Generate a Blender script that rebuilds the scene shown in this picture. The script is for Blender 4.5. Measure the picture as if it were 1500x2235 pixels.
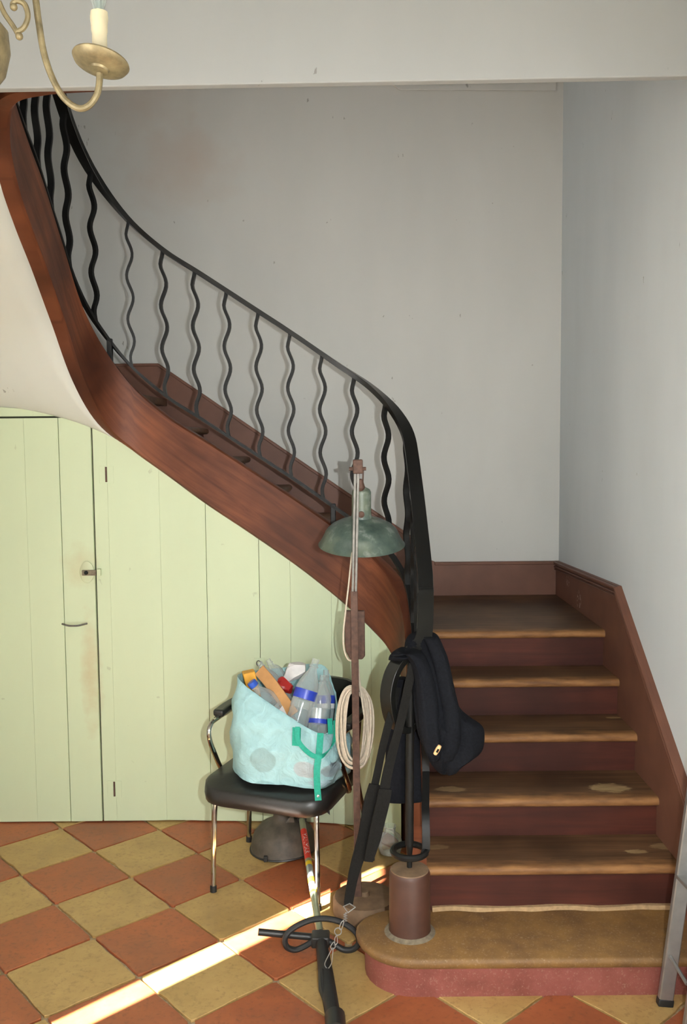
import bpy, bmesh, math, random
from mathutils import Vector, Matrix
random.seed(7)
for o in list(bpy.data.objects): bpy.data.objects.remove(o)
scene = bpy.context.scene
COL = scene.collection
PI = math.pi
V = Vector
# ---------------------------------------------------------------- camera
FPX, PITCH, ROLL, EYE = 2000.0, math.radians(4.5), math.radians(-0.5), 1.8
cp, sp = math.cos(PITCH), math.sin(PITCH)
cr, sr = math.cos(ROLL), math.sin(ROLL)
FWD = V((0, cp, -sp)); U0 = V((0, sp, cp)); R0 = V((1, 0, 0))
RIGHT = cr * R0 + sr * U0; UP = cr * U0 - sr * R0
CAM = V((0, 0, EYE))
cd = bpy.data.cameras.new('camera'); cam = bpy.data.objects.new('camera', cd); COL.objects.link(cam)
cd.sensor_fit = 'VERTICAL'; cd.sensor_height = 36.0; cd.lens = 36.0 * FPX / 2235.0; cd.clip_start = 0.02
M = Matrix((RIGHT, UP, -FWD)).transposed().to_4x4(); M.translation = CAM
cam.matrix_world = M
scene.camera = cam
# ---------------------------------------------------------------- light
w = bpy.data.worlds.new('world'); scene.world = w; w.use_nodes = True
w.node_tree.nodes['Background'].inputs[0].default_value = (0.75, 0.85, 1.0, 1)
w.node_tree.nodes['Background'].inputs[1].default_value = 0.5
def lamp(name, kind, loc, direction, energy, color, **kw):
    d = bpy.data.lights.new(name, kind); o = bpy.data.objects.new(name, d); COL.objects.link(o)
    o.location = loc; o.rotation_euler = V(direction).to_track_quat('-Z', 'Y').to_euler()
    d.energy = energy; d.color = color
    for k, v in kw.items(): setattr(d, k, v)
    return o
SUN_H = V((0.719, 0.695, 0)); ELEV = math.radians(35)
lamp('sun', 'SUN', (-5, -2, 6), SUN_H * math.cos(ELEV) + V((0, 0, -math.sin(ELEV))), 190.0, (1, 0.97, 0.93), angle=math.radians(0.6))
lamp('left_fill_light', 'AREA', (-2.0, 0.5, 1.5), (1, 0, 0), 80.0, (1.0, 0.985, 0.93), shape='RECTANGLE', size=1.3, size_y=2.0)  # soft fill added before the solid left wall to brighten the right side
lamp('rear_window_daylight', 'AREA', (0.0, -1.93, 1.85), (0, 1, 0), 26.0, (1.0, 0.98, 0.94), shape='RECTANGLE', size=2.2, size_y=2.1)
lamp('upstairs_daylight', 'AREA', (-0.4, 3.3, 4.6), (0.2, 1, -0.3), 8.0, (0.95, 0.97, 1.0), shape='RECTANGLE', size=1.6, size_y=1.2)
lamp('camera_flash', 'SPOT', (0.17, 0.02, 1.82), (0.02, 1, -0.19), 440.0, (0.95, 0.985, 1.0), spot_size=math.radians(77), spot_blend=1.0, shadow_soft_size=0.008)
scene.view_settings.view_transform = 'Standard'; scene.view_settings.look = 'None'
scene.view_settings.gamma = 1.0; scene.view_settings.use_curve_mapping = False
scene.view_settings.exposure = -0.68
# ---------------------------------------------------------------- helpers: measuring
def ray(px, py): return FWD + RIGHT * ((px - 750) / FPX) - UP * ((py - 1117.5) / FPX)
def at(px, py, Y):
    d = ray(px, py); return CAM + d * (Y / d.y)
def atz(px, py, z=0.0):
    d = ray(px, py); return CAM + d * ((z - EYE) / d.z)
def atx(px, py, X):
    d = ray(px, py); return CAM + d * (X / d.x)
def lerp(a, b, t): return a + (b - a) * t
def catmull(P, n=8, closed=False):
    P = [tuple(p) for p in P]; N = len(P); out = []
    rng = range(N if closed else N - 1)
    for i in rng:
        if closed: p0, p1, p2, p3 = P[(i-1) % N], P[i], P[(i+1) % N], P[(i+2) % N]
        else: p0, p1, p2, p3 = P[max(i-1, 0)], P[i], P[i+1], P[min(i+2, N-1)]
        for k in range(n):
            t = k / n
            out.append(tuple(0.5*((2*b)+(-a+c)*t+(2*a-5*b+4*c-d)*t*t+(-a+3*b-3*c+d)*t**3) for a, b, c, d in zip(p0, p1, p2, p3)))
    if not closed: out.append(P[-1])
    return out
# ---------------------------------------------------------------- helpers: meshes
class MB:
    def __init__(s): s.v = []; s.f = []; s.uv = None; s.mi = []; s.cur = 0
    def face(s, f): s.f.append(tuple(f)); s.mi.append(s.cur)
    def vert(s, p): s.v.append(V(p)); return len(s.v) - 1
    def loft(s, rings, caps=True, closed=True):
        n = len(rings[0]); b = len(s.v)
        for r in rings:
            for p in r: s.v.append(V(p))
        m = n if closed else n - 1
        for i in range(len(rings) - 1):
            for j in range(m):
                a = b + i*n + j; c = b + i*n + (j+1) % n
                s.face((a, c, c + n, a + n))
        if caps:
            s.face([b + j for j in range(n)][::-1]); e = b + (len(rings)-1)*n
            s.face([e + j for j in range(n)])
        return s
    def tube(s, pts, r, n=8, closed=False, caps=True):
        P = [V(p) for p in pts]; N = len(P)
        T = []
        for i in range(N):
            a = P[(i-1) % N] if (closed or i > 0) else P[i]; c = P[(i+1) % N] if (closed or i < N-1) else P[i]
            t = (c - a); T.append(t.normalized() if t.length > 1e-9 else V((0, 0, 1)))
        u = T[0].orthogonal().normalized(); rings = []
        for i in range(N):
            u = (u - T[i] * u.dot(T[i])); u = u.normalized() if u.length > 1e-6 else T[i].orthogonal().normalized()
            w_ = T[i].cross(u)
            rr = r[i] if isinstance(r, (list, tuple)) else r
            rings.append([P[i] + u*rr*math.cos(2*PI*k/n) + w_*rr*math.sin(2*PI*k/n) for k in range(n)])
        if closed: rings.append(rings[0]); caps = False
        return s.loft(rings, caps)
    def ribbon(s, pts, width, thick, wdir, caps=True):
        """rectangular bar along pts; wdir = direction(s) of the width"""
        P = [V(p) for p in pts]; N = len(P); rings = []
        for i in range(N):
            t = (P[min(i+1, N-1)] - P[max(i-1, 0)]).normalized()
            wd = V(wdir[i] if isinstance(wdir, list) else wdir); wd = wd - t * wd.dot(t)
            wd = wd.normalized() if wd.length > 1e-6 else t.orthogonal().normalized()
            nd = t.cross(wd); W = (width[i] if isinstance(width, list) else width) / 2; H = (thick[i] if isinstance(thick, list) else thick) / 2
            rings.append([P[i] + wd*W + nd*H, P[i] - wd*W + nd*H, P[i] - wd*W - nd*H, P[i] + wd*W - nd*H])
        return s.loft(rings, caps)
    def box(s, lo, hi):
        x0, y0, z0 = lo; x1, y1, z1 = hi
        return s.loft([[(x0,y0,z0),(x1,y0,z0),(x1,y1,z0),(x0,y1,z0)], [(x0,y0,z1),(x1,y0,z1),(x1,y1,z1),(x0,y1,z1)]])
    def obox(s, c, ax, ay, az):
        c, ax, ay, az = V(c), V(ax), V(ay), V(az)
        r = lambda k: [c - ax - ay + az*k, c + ax - ay + az*k, c + ax + ay + az*k, c - ax + ay + az*k]
        return s.loft([r(-1), r(1)])
    def prism(s, outline, vec):
        a = [V(p) for p in outline]; v = V(vec)
        return s.loft([a, [p + v for p in a]])
    def lathe(s, prof, n=24, M=None, arc=(0, 2*PI), caps=True):
        full = abs(arc[1]-arc[0] - 2*PI) < 1e-6; rings = []
        for r, z in prof:
            ring = []
            for k in range(n if full else n+1):
                a = arc[0] + (arc[1]-arc[0])*k/n
                p = V((r*math.cos(a), r*math.sin(a), z)); ring.append(M @ p if M else p)
            rings.append(ring)
        return s.loft(rings, caps=caps, closed=full)
    def sphere(s, c, r, n=12, m=8, sc=(1, 1, 1)):
        c = V(c); prof = [(r*math.sin(PI*i/m) + 1e-4, -r*math.cos(PI*i/m)) for i in range(m+1)]
        return s.lathe(prof, n, Matrix.Translation(c) @ Matrix.Diagonal((*sc, 1)))
    def grid(s, rows):
        return s.loft(rows, caps=False, closed=False)
ORIG = {}
def build(name, mb, mat, parent=None, smooth=True, angle=35, bevel=0, seg=2, solid=0, origin=None):
    me = bpy.data.meshes.new(name)
    if parent is not None: org = ORIG[parent.name]
    elif origin is not None: org = V(origin)
    else:
        xs = [p.x for p in mb.v]; ys = [p.y for p in mb.v]; zs = [p.z for p in mb.v]
        org = V(((min(xs)+max(xs))/2, (min(ys)+max(ys))/2, min(zs)))
    me.from_pydata([p - org for p in mb.v], [], mb.f); me.validate()
    b = bmesh.new(); b.from_mesh(me); bmesh.ops.remove_doubles(b, verts=b.verts, dist=1e-6)
    bmesh.ops.recalc_face_normals(b, faces=b.faces); b.to_mesh(me); b.free()
    for m in (mat if isinstance(mat, (list, tuple)) else [mat]): me.materials.append(m)
    if smooth:
        for p in me.polygons: p.use_smooth = True
        me.set_sharp_from_angle(angle=math.radians(angle))
    o = bpy.data.objects.new(name, me); COL.objects.link(o); ORIG[o.name] = org
    if parent is not None: o.parent = parent
    else: o.location = org
    if bevel:
        md = o.modifiers.new('bevel', 'BEVEL'); md.width = bevel; md.segments = seg; md.limit_method = 'ANGLE'
    if solid:
        md = o.modifiers.new('solid', 'SOLIDIFY'); md.thickness = solid; md.offset = 0
    return o
def thing(name, label, cat, loc, group=None):
    o = bpy.data.objects.new(name, None); COL.objects.link(o); o.location = loc; o.empty_display_size = 0.05
    ORIG[o.name] = V(loc); return tag(o, label, cat, group)
def tag(o, label, cat, group=None, kind=None):
    o['label'] = label; o['category'] = cat
    if group: o['group'] = group
    if kind: o['kind'] = kind
    return o
def structure(o, label, cat): return tag(o, label, cat, kind='structure')
# ---------------------------------------------------------------- helpers: materials
def lin(c): return tuple(((x/255)/12.92 if x/255 <= 0.04045 else ((x/255+0.055)/1.055)**2.4) for x in c)
class Mat:
    def __init__(s, name, rough=0.6, metal=0.0, spec=0.5):
        s.m = bpy.data.materials.new(name); s.m.use_nodes = True; s.t = s.m.node_tree; s.n = s.t.nodes; s.l = s.t.links
        s.p = s.n['Principled BSDF']; s.set('Roughness', rough); s.set('Metallic', metal); s.set('Specular IOR Level', spec)
        s.tc = s.n.new('ShaderNodeTexCoord')
    def set(s, k, v): s.p.inputs[k].default_value = v
    def link(s, a, b): s.l.new(a, b)
    def coord(s, scale=(1, 1, 1), kind='Object', rot=(0, 0, 0)):
        mp = s.n.new('ShaderNodeMapping'); mp.inputs['Scale'].default_value = scale; mp.inputs['Rotation'].default_value = rot
        s.link(s.tc.outputs[kind], mp.inputs['Vector']); return mp.outputs[0]
    def noise(s, vec, scale, detail=4, rough=0.55, dist=0.0):
        t = s.n.new('ShaderNodeTexNoise'); t.inputs['Scale'].default_value = scale; t.inputs['Detail'].default_value = detail
        t.inputs['Roughness'].default_value = rough; t.inputs['Distortion'].default_value = dist
        s.link(vec, t.inputs['Vector']); return t.outputs['Fac']
    def ramp(s, fac, stops):
        r = s.n.new('ShaderNodeValToRGB'); e = r.color_ramp.elements
        while len(e) < len(stops): e.new(0.5)
        for k, (p, c) in enumerate(stops):
            e[k].position = p; e[k].color = (*c, 1) if len(c) == 3 else c
        s.link(fac, r.inputs[0]); return r.outputs[0]
    def gray(s, fac, a, b): return s.ramp(fac, [(a, (0, 0, 0)), (b, (1, 1, 1))])
    def mix(s, fac, a, b, mode='MIX'):
        x = s.n.new('ShaderNodeMix'); x.data_type = 'RGBA'; x.blend_type = mode
        for i, v in ((0, fac), (6, a), (7, b)):
            if isinstance(v, (int, float)): x.inputs[i].default_value = v
            elif isinstance(v, tuple): x.inputs[i].default_value = (*v, 1)
            else: s.link(v, x.inputs[i])
        return x.outputs[2]
    def math(s, op, a, b=0.0):
        x = s.n.new('ShaderNodeMath'); x.operation = op
        for i, v in ((0, a), (1, b)):
            if isinstance(v, (int, float)): x.inputs[i].default_value = v
            else: s.link(v, x.inputs[i])
        return x.outputs[0]
    def blob(s, centre, radii, edge=0.3, wob=None):
        """1 inside an ellipsoid given in world/object coordinates, 0 outside"""
        mp = s.n.new('ShaderNodeMapping'); mp.vector_type = 'POINT'
        mp.inputs['Location'].default_value = tuple(-c/r for c, r in zip(centre, radii)); mp.inputs['Scale'].default_value = tuple(1/r for r in radii)
        s.link(s.geo(), mp.inputs['Vector'])
        ln = s.n.new('ShaderNodeVectorMath'); ln.operation = 'LENGTH'; s.link(mp.outputs[0], ln.inputs[0])
        d = ln.outputs['Value']
        if wob is not None: d = s.math('ADD', d, s.math('MULTIPLY', s.math('SUBTRACT', wob, 0.5), 1.2))
        mr = s.n.new('ShaderNodeMapRange'); mr.inputs['From Min'].default_value = 1.0; mr.inputs['From Max'].default_value = 1.0 - edge
        mr.clamp = True; s.link(d, mr.inputs['Value']); return mr.outputs[0]
    def geo(s):
        if not hasattr(s, 'g'): s.g = s.n.new('ShaderNodeNewGeometry')
        return s.g.outputs['Position']
    def color(s, c):
        if isinstance(c, tuple): s.p.inputs['Base Color'].default_value = (*c, 1)
        else: s.link(c, s.p.inputs['Base Color'])
        return s
    def bump(s, h, strength=0.2, dist=0.01):
        b = s.n.new('ShaderNodeBump'); b.inputs['Strength'].default_value = strength; b.inputs['Distance'].default_value = dist
        s.link(h, b.inputs['Height']); s.link(b.outputs[0], s.p.inputs['Normal']); return s
def plain(name, rgb, rough=0.5, metal=0.0, var=0.12, scale=25, bump=0.05, spec=0.5):
    a = Mat(name, rough, metal, spec); c = lin(rgb); n = a.noise(a.coord(), scale, 5)
    a.color(a.ramp(n, [(0.3, tuple(x*(1-var) for x in c)), (0.7, tuple(min(1, x*(1+var)) for x in c))]))
    if bump: a.bump(n, bump, 0.002)
    return a.m
def wood(name, dark, light, rough=0.45, grain='uv', gscale=(3, 40, 1), worn=None):
    a = Mat(name, rough + .08, spec=0.25); vec = a.coord(gscale, 'UV' if grain == 'uv' else 'Object')
    n = a.noise(vec, 1.0, 8, 0.6, 0.6); n2 = a.noise(a.coord(), 2.5, 3)
    c = a.ramp(n, [(0.25, lin(dark)), (0.75, lin(light))])
    c = a.mix(a.gray(n2, 0.35, 0.75), c, tuple(x*0.6 for x in lin(dark)))
    a.color(c); a.bump(n, 0.12, 0.002); return a
MT = {}
def plaster(name, rgb, stains=()):
    a = Mat(name, 0.75, spec=0.3); c = lin(rgb)
    n = a.noise(a.coord((1, 1, 0.35)), 1.6, 4); f = a.noise(a.coord(), 60, 4)
    col = a.ramp(n, [(0.3, tuple(x*0.93 for x in c)), (0.7, tuple(min(1, x*1.04) for x in c))])
    wob = a.noise(a.coord(), 6, 3)
    for ctr, rad, rgb2, amt in stains:
        col = a.mix(a.math('MULTIPLY', a.blob(ctr, rad, 0.9, wob), amt), col, lin(rgb2))
    sp_ = a.noise(a.coord((1, 1, 1)), 9, 2); sp2 = a.noise(a.coord((5, 5, 2)), 14, 2)
    chip = a.math('MULTIPLY', a.gray(sp_, 0.70, 0.72), a.gray(sp2, 0.60, 0.63))
    col = a.mix(a.math('MULTIPLY', chip, 0.5), col, lin((95, 85, 70)))
    a.color(col); a.bump(f, 0.08, 0.003); return a.m
MT['wall'] = plaster('wall_plaster', (206, 205, 200), [((-0.85, 5.0, 3.25), (0.35, 0.2, 0.28), (196, 176, 162), 0.5), ((-1.05, 5.0, 3.6), (0.3, 0.2, 0.2), (196, 178, 165), 0.4)])
MT['wallr'] = plaster('wall_plaster_right', (226, 232, 234))
MT['beam'] = plaster('beam_plaster', (180, 182, 181))
MT['soffit'] = plaster('soffit_plaster', (224, 226, 218))
def green():
    a = Mat('green_paint', 0.55); c = lin((210, 222, 186)); n = a.noise(a.coord((1.2, 1, 0.5)), 2.2, 5); f = a.noise(a.coord((30, 30, 2)), 2, 4)
    col = a.ramp(n, [(0.3, tuple(x*0.95 for x in c)), (0.7, c)])
    wob = a.noise(a.coord(), 14, 3)
    col = a.mix(a.math('MULTIPLY', a.blob((-1.19, 4.17, 0.72), (0.06, 0.2, 0.32), 0.9, wob), 0.55), col, lin((190, 160, 115)))
    col = a.mix(a.math('MULTIPLY', a.blob((-1.22, 4.17, 1.22), (0.10, 0.2, 0.13), 0.9, wob), 0.4), col, lin((190, 165, 120)))
    chip = a.math('MULTIPLY', a.gray(a.noise(a.coord((1, 1, 1)), 16, 2), 0.70, 0.72), a.gray(a.noise(a.coord((1, 1, .4)), 31, 2), 0.55, 0.6))
    col = a.mix(a.math('MULTIPLY', chip, 0.25), col, lin((130, 130, 95)))
    a.color(col); a.bump(f, 0.06, 0.002); return a.m
MT['green'] = green()
MT['gap'] = plain('dark_gap', (58, 60, 42), 0.9)
MT['stringer'] = wood('stringer_wood', (76, 38, 24), (140, 80, 50), 0.40, 'uv', (2.6, 24, 1)).m
def skirtmat():
    a = Mat('brown_paint', 0.5, spec=0.35); c = lin((112, 74, 58)); n = a.noise(a.coord(), 6, 5); f = a.noise(a.coord(), 70, 3)
    col = a.ramp(n, [(0.3, tuple(x*.85 for x in c)), (0.7, tuple(x*1.12 for x in c))])
    for q, r in ((atx(1264, 1312, 1.166), .055), (atx(1200, 1292, 1.166), .03), (atx(1240, 1270, 1.166), .04)):
        col = a.mix(a.math('MULTIPLY', a.blob(tuple(q), (.05, r, r), .4, n), a.math('MULTIPLY', a.gray(f, .56, .6), .8)), col, lin((196, 176, 160)))
    a.color(col); a.bump(n, .05, .002); return a.m
MT['skirt'] = skirtmat()
MT['riser'] = wood('riser_wood', (62, 32, 26), (92, 46, 34), 0.5, 'obj', (2, 10, 30)).m
def tread_mat(name, nose, patches=()):
    a = wood(name, (66, 46, 32), (126, 92, 64), 0.42, 'obj', (2.0, 46, 46))
    base = a.p.inputs['Base Color'].links[0].from_socket
    wob = a.noise(a.coord((6, 14, 14)), 1.5, 5); fine = a.noise(a.coord((8, 40, 40)), 1.0, 5)
    wob2 = a.noise(a.coord((14, 40, 40)), 1.6, 6, .7); sx = a.n.new('ShaderNodeSeparateXYZ'); a.link(a.geo(), sx.inputs[0])
    if nose is not None:
        mr = a.n.new('ShaderNodeMapRange'); mr.inputs['From Min'].default_value = nose + 0.065; mr.inputs['From Max'].default_value = nose + 0.005
        a.link(a.math('ADD', sx.outputs[1], a.math('MULTIPLY', a.math('SUBTRACT', wob, 0.5), 0.12)), mr.inputs['Value'])
        base = a.mix(a.math('MULTIPLY', mr.outputs[0], 0.62), base, a.ramp(fine, [(0.3, lin((120, 80, 48))), (0.7, lin((186, 134, 82)))]))
    for ctr, rad, amt in patches:
        m = a.math('MULTIPLY', a.blob(ctr, rad, 0.15, wob2), a.math('MULTIPLY', a.gray(fine, 0.28, 0.45), amt))
        base = a.mix(m, base, a.ramp(fine, [(0.3, lin((120, 95, 62))), (0.7, lin((176, 150, 108)))]))
    a.color(base); return a.m
MT['iron'] = plain('black_iron', (18, 18, 17), 0.5, 0.0, 0.25, 40, 0.05, 0.3)
MT['handrail'] = plain('black_handrail', (22, 22, 20), 0.28, 0.0, 0.2, 20, 0.03)
MT['rust'] = plain('rusty_iron', (88, 64, 53), 0.7, 0.2, 0.3, 60, 0.2)
MT['steel'] = plain('dull_steel', (112, 108, 102), 0.5, 0.35, 0.25, 50, 0.1)
MT['chrome'] = plain('chrome', (200, 198, 192), 0.12, 1.0, 0.05, 30, 0)
MT['leather'] = plain('black_vinyl', (34, 33, 31), 0.38, 0, 0.2, 90, 0.12)
MT['rubber'] = plain('black_rubber', (30, 30, 30), 0.55, 0, 0.2, 60, 0.1)
MT['brass'] = plain('aged_brass', (146, 132, 100), 0.45, 0.45, 0.35, 45, 0.1)
MT['wax'] = plain('candle_cream', (238, 226, 192), 0.55, 0, 0.05, 40, 0.15)
MT['alu'] = plain('aluminium', (168, 168, 166), 0.42, 0.75, 0.08, 30, 0.05)
MT['cord'] = plain('beige_cord', (205, 192, 172), 0.8, 0, 0.12, 90, 0.15)
MT['teal'] = plain('teal_webbing', (20, 152, 128), 0.65, 0, 0.15, 120, 0.15)
MT['strap'] = plain('black_webbing', (27, 26, 24), 0.9, 0, 0.25, 150, 0.3, 0.15)
MT['fleece'] = plain('navy_black_fleece', (22, 23, 27), 0.95, 0, 0.3, 130, 0.4, 0.1)
MT['plastic'] = plain('black_plastic', (36, 35, 34), 0.42, 0, 0.15, 50, 0.05)
MT['guard'] = plain('dusty_brown_plastic', (78, 70, 60), 0.6, 0, 0.3, 30, 0.15)
MT['shaft'] = plain('pale_green_metal', (150, 156, 128), 0.35, 0.3, 0.12, 30, 0.03)
MT['red'] = plain('red_plastic', (206, 52, 40), 0.4)
MT['orange'] = plain('orange_carton', (222, 158, 40), 0.5)
MT['yellow'] = plain('yellow_sticker', (226, 190, 40), 0.3)
MT['silver'] = plain('silver_sticker', (196, 204, 206), 0.2, 0.6)
MT['white'] = plain('white_paper', (232, 228, 226), 0.7)
MT['blue'] = plain('blue_label', (44, 66, 176), 0.35)
MT['cap'] = plain('blue_cap', (44, 88, 190), 0.4)
MT['card'] = plain('cardboard', (186, 136, 84), 0.75)
MT['wine'] = plain('red_packet', (160, 30, 26), 0.4)
MT['wood_toggle'] = plain('pale_wood', (226, 182, 128), 0.5)
MT['grime'] = plain('grime_grey', (120, 108, 90), 0.9, 0, 0.3, 60, 0.3)
def clear(name, tint=(0.95, 0.97, 0.96), tr=0.80, milk=(0.72, 0.75, 0.74)):
    a = Mat(name, 0.08); a.color(milk); a.set('Roughness', 0.1)
    t = a.n.new('ShaderNodeBsdfTransparent'); t.inputs[0].default_value = (*tint, 1)
    mx = a.n.new('ShaderNodeMixShader'); fr = a.n.new('ShaderNodeLayerWeight'); fr.inputs[0].default_value = 0.35
    fac = a.math('SUBTRACT', tr, a.math('MULTIPLY', fr.outputs['Facing'], tr * 0.8))
    a.link(fac, mx.inputs[0]); a.link(a.p.outputs[0], mx.inputs[1]); a.link(t.outputs[0], mx.inputs[2])
    a.link(mx.outputs[0], a.n['Material Output'].inputs[0]); return a.m
MT['pet'] = clear('clear_plastic')
MT['glass'] = clear('clear_glass', (0.9, 0.96, 0.93), 0.85)
def enamel():
    a = Mat('green_enamel', 0.4); n = a.noise(a.coord(), 14, 6, 0.65); n2 = a.noise(a.coord(), 5, 3)
    c = a.ramp(n, [(0.3, lin((52, 68, 61))), (0.55, lin((80, 94, 85))), (0.75, lin((150, 156, 148)))])
    c = a.mix(a.gray(n2, 0.5, 0.75), c, lin((112, 118, 92)))
    a.color(c); a.bump(n, 0.1, 0.002); return a.m
MT['enamel'] = enamel()
def bagmat():
    a = Mat('aqua_woven_bag', 0.45); c = lin((168, 210, 214)); n = a.noise(a.coord(), 16, 5, 0.6, 1.0); wv = a.noise(a.coord((1, 1, 1)), 300, 1)
    col = a.ramp(n, [(0.3, tuple(x*0.86 for x in c)), (0.7, tuple(min(1, x*1.08) for x in c))])
    for q, rad, rgb in BAGPRINT:
        col = a.mix(a.math('MULTIPLY', a.blob(q, rad, 0.12), 0.5), col, lin(rgb))
    a.color(col); a.bump(n, 0.7, 0.016); return a.m
BAGPRINT = [(tuple(at(575, 1655, 3.5)), (0.055, 0.3, 0.05), (120, 140, 138)), (tuple(at(668, 1672, 3.46)), (0.05, 0.3, 0.035), (180, 160, 165)),
            (tuple(at(580, 1718, 3.5)), (0.055, 0.3, 0.04), (120, 160, 168)), (tuple(at(722, 1672, 3.46)), (0.04, 0.3, 0.03), (130, 115, 125)),
            (tuple(at(700, 1700, 3.46)), (0.05, 0.3, 0.015), (175, 190, 205))]
MT['bag'] = bagmat()
def tilemat(name, a_, b_, dark):
    a = Mat(name, 0.42); oi = a.n.new('ShaderNodeObjectInfo')
    add = a.n.new('ShaderNodeVectorMath'); add.operation = 'ADD'; a.link(a.geo(), add.inputs[0]); a.link(oi.outputs['Random'], add.inputs[1])
    n = a.noise(add.outputs[0], 5, 6, 0.65); f = a.noise(add.outputs[0], 55, 4, 0.7)
    c = a.ramp(n, [(0.25, lin(a_)), (0.7, lin(b_))])
    c = a.mix(a.math('MULTIPLY', a.gray(f, 0.52, 0.72), 0.6), c, lin(dark))
    g = a.noise(add.outputs[0], 2.2, 5, 0.7); c = a.mix(a.math('MULTIPLY', a.gray(g, 0.52, 0.8), 0.6), c, lin(dark))
    c = a.mix(a.math('MULTIPLY', oi.outputs['Random'], 0.18), c, lin(dark))
    a.color(c); a.bump(f, 0.15, 0.002); r = a.ramp(n, [(0.3, (0.34,)*3), (0.7, (0.55,)*3)]); a.link(r, a.p.inputs['Roughness']); return a.m
MT['tile_red'] = tilemat('terracotta_red', (148, 78, 46), (182, 104, 64), (108, 70, 50))
MT['tile_yellow'] = tilemat('ochre_yellow', (172, 136, 78), (202, 168, 108), (138, 108, 66))
MT['grout'] = plain('grout', (172, 152, 122), 0.9, 0, 0.3, 70, 0.4)
def stone(name, top, edge):
    a = Mat(name, 0.6); n = a.noise(a.coord(), 7, 6, 0.65); f = a.noise(a.coord(), 150, 3)
    c = a.ramp(n, [(0.3, lin(top)), (0.7, lin(edge))]); c = a.mix(a.math('MULTIPLY', a.gray(f, 0.58, 0.75), 0.3), c, lin((190, 165, 140)))
    a.color(c); a.bump(f, 0.2, 0.003); return a.m
MT['stone_top'] = stone('step_ochre', (98, 70, 42), (138, 102, 54))
MT['stone_red'] = stone('step_red', (112, 56, 46), (148, 84, 74))
MT['block'] = plain('newel_block_brown', (74, 46, 35), 0.5, 0, 0.22, 14, 0.1)
MT['dusty'] = plain('dusty_brown', (122, 98, 74), 0.8, 0, 0.25, 20, 0.2)
# ---------------------------------------------------------------- the room
YB, XR, XL, YREAR, ZTOP, ZC = 5.02, 1.186, -2.05, -2.0, 5.4, 3.42
m = MB(); m.box((XL-.1, YREAR-.1, -0.12), (XR+.1, YB+.1, -0.010)); floor = structure(build('floor', m, MT['grout'], smooth=False), 'floor of large red and ochre cement tiles laid diagonally', 'floor')
m = MB(); m.box((XL-.1, YB, -0.01), (XR+.1, YB+.12, ZTOP)); structure(build('wall_back', m, MT['wall'], smooth=False), 'greyish white plaster wall behind the stair flight', 'wall')
m = MB(); m.box((XR, YREAR, -0.01), (XR+.12, YB, ZTOP)); structure(build('wall_right', m, MT['wallr'], smooth=False), 'white plaster wall on the right above the brown skirting', 'wall')
SY0, SY1, SZ = 1.475, 1.625, 2.16
m = MB(); m.box((XL-.03, YREAR, -0.01), (XL, SY0, ZTOP)); m.box((XL-.03, SY1, -0.01), (XL, YB, ZTOP)); m.box((XL-.03, SY0, SZ), (XL, SY1, ZTOP))
structure(build('wall_left', m, MT['wall'], smooth=False), 'white plaster wall on the left side of the hall', 'wall')
m = MB()
for lo, hi in (((XL, -.2, .42), (XL+.04, -.14, 2.58)), ((XL, 1.14, .42), (XL+.04, 1.2, 2.58)), ((XL, -.14, .42), (XL+.04, 1.14, .49)), ((XL, -.14, 2.51), (XL+.04, 1.14, 2.58)), ((XL, .47, .49), (XL+.035, .53, 2.51))): m.box(lo, hi)
wn = structure(build('added_window', m, MT['beam'], smooth=False), 'tall white window frame added unseen on the solid left wall behind a fill light', 'window')  # unseen frame and panes added to dress the left fill light; nothing opens behind
for y0, y1 in ((-.14, .47), (.53, 1.14)):
    m = MB(); m.box((XL, y0, .49), (XL+.012, y1, 2.51)); build('pane', m, MT['white'], wn, smooth=False)
m = MB(); m.box((XL, YREAR-.1, -0.01), (-1.1, YREAR, ZC)); m.box((1.1, YREAR-.1, -0.01), (XR, YREAR, ZC)); m.box((-1.1, YREAR-.1, -0.01), (1.1, YREAR, .8)); m.box((-1.1, YREAR-.1, 2.9), (1.1, YREAR, ZC))
structure(build('wall_rear', m, MT['wall'], smooth=False), 'white plaster wall with a wide window opposite the stairs', 'wall')
YBM = 3.0; zb0 = at(300, 188, YBM).z; zb1 = at(1500, 166, YBM).z
m = MB(); x0, x1 = XL, XR; sl = (zb1 - zb0) / (at(1500, 166, YBM).x - at(300, 188, YBM).x); za = zb0 + sl*(x0 - at(300, 188, YBM).x); zc = zb0 + sl*(x1 - at(300, 188, YBM).x)
m.prism([(x0, YBM, za), (x1, YBM, zc), (x1, YBM, ZC+.3), (x0, YBM, ZC+.3)], (0, 0.035, 0))
structure(build('trim_1', m, MT['beam'], smooth=False, bevel=0.004), 'white plastered beam spanning the top above the stairwell', 'beam')
m = MB(); m.box((XL, YREAR, ZC), (XR, YBM, ZC+.1)); structure(build('ceiling', m, MT['beam'], smooth=False), 'white ceiling of the hall', 'ceiling')
m = MB(); m.box((XL, YBM+.02, ZC+.3), (XR, YBM+.12, ZTOP)); m.box((XL, YBM, ZTOP), (XR, YB, ZTOP+.1)); structure(build('ceiling_stairwell', m, MT['beam'], smooth=False), 'upper closing of the stairwell above the beam', 'ceiling')
a_ = at(848, 180, YB); b_ = at(872, 198, YB); c_ = at(1214, 199, YB)
m = MB(); m.prism([(a_.x, YB, a_.z), (b_.x, YB, b_.z), (c_.x, YB, c_.z), (c_.x, YB, c_.z+.4), (a_.x - .4, YB, c_.z+.4)], (0, -0.012, 0))
structure(build('trim_2', m, MT['wall'], smooth=False, bevel=0.004), 'thin raised plaster band high on the back wall', 'plaster band')
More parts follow.
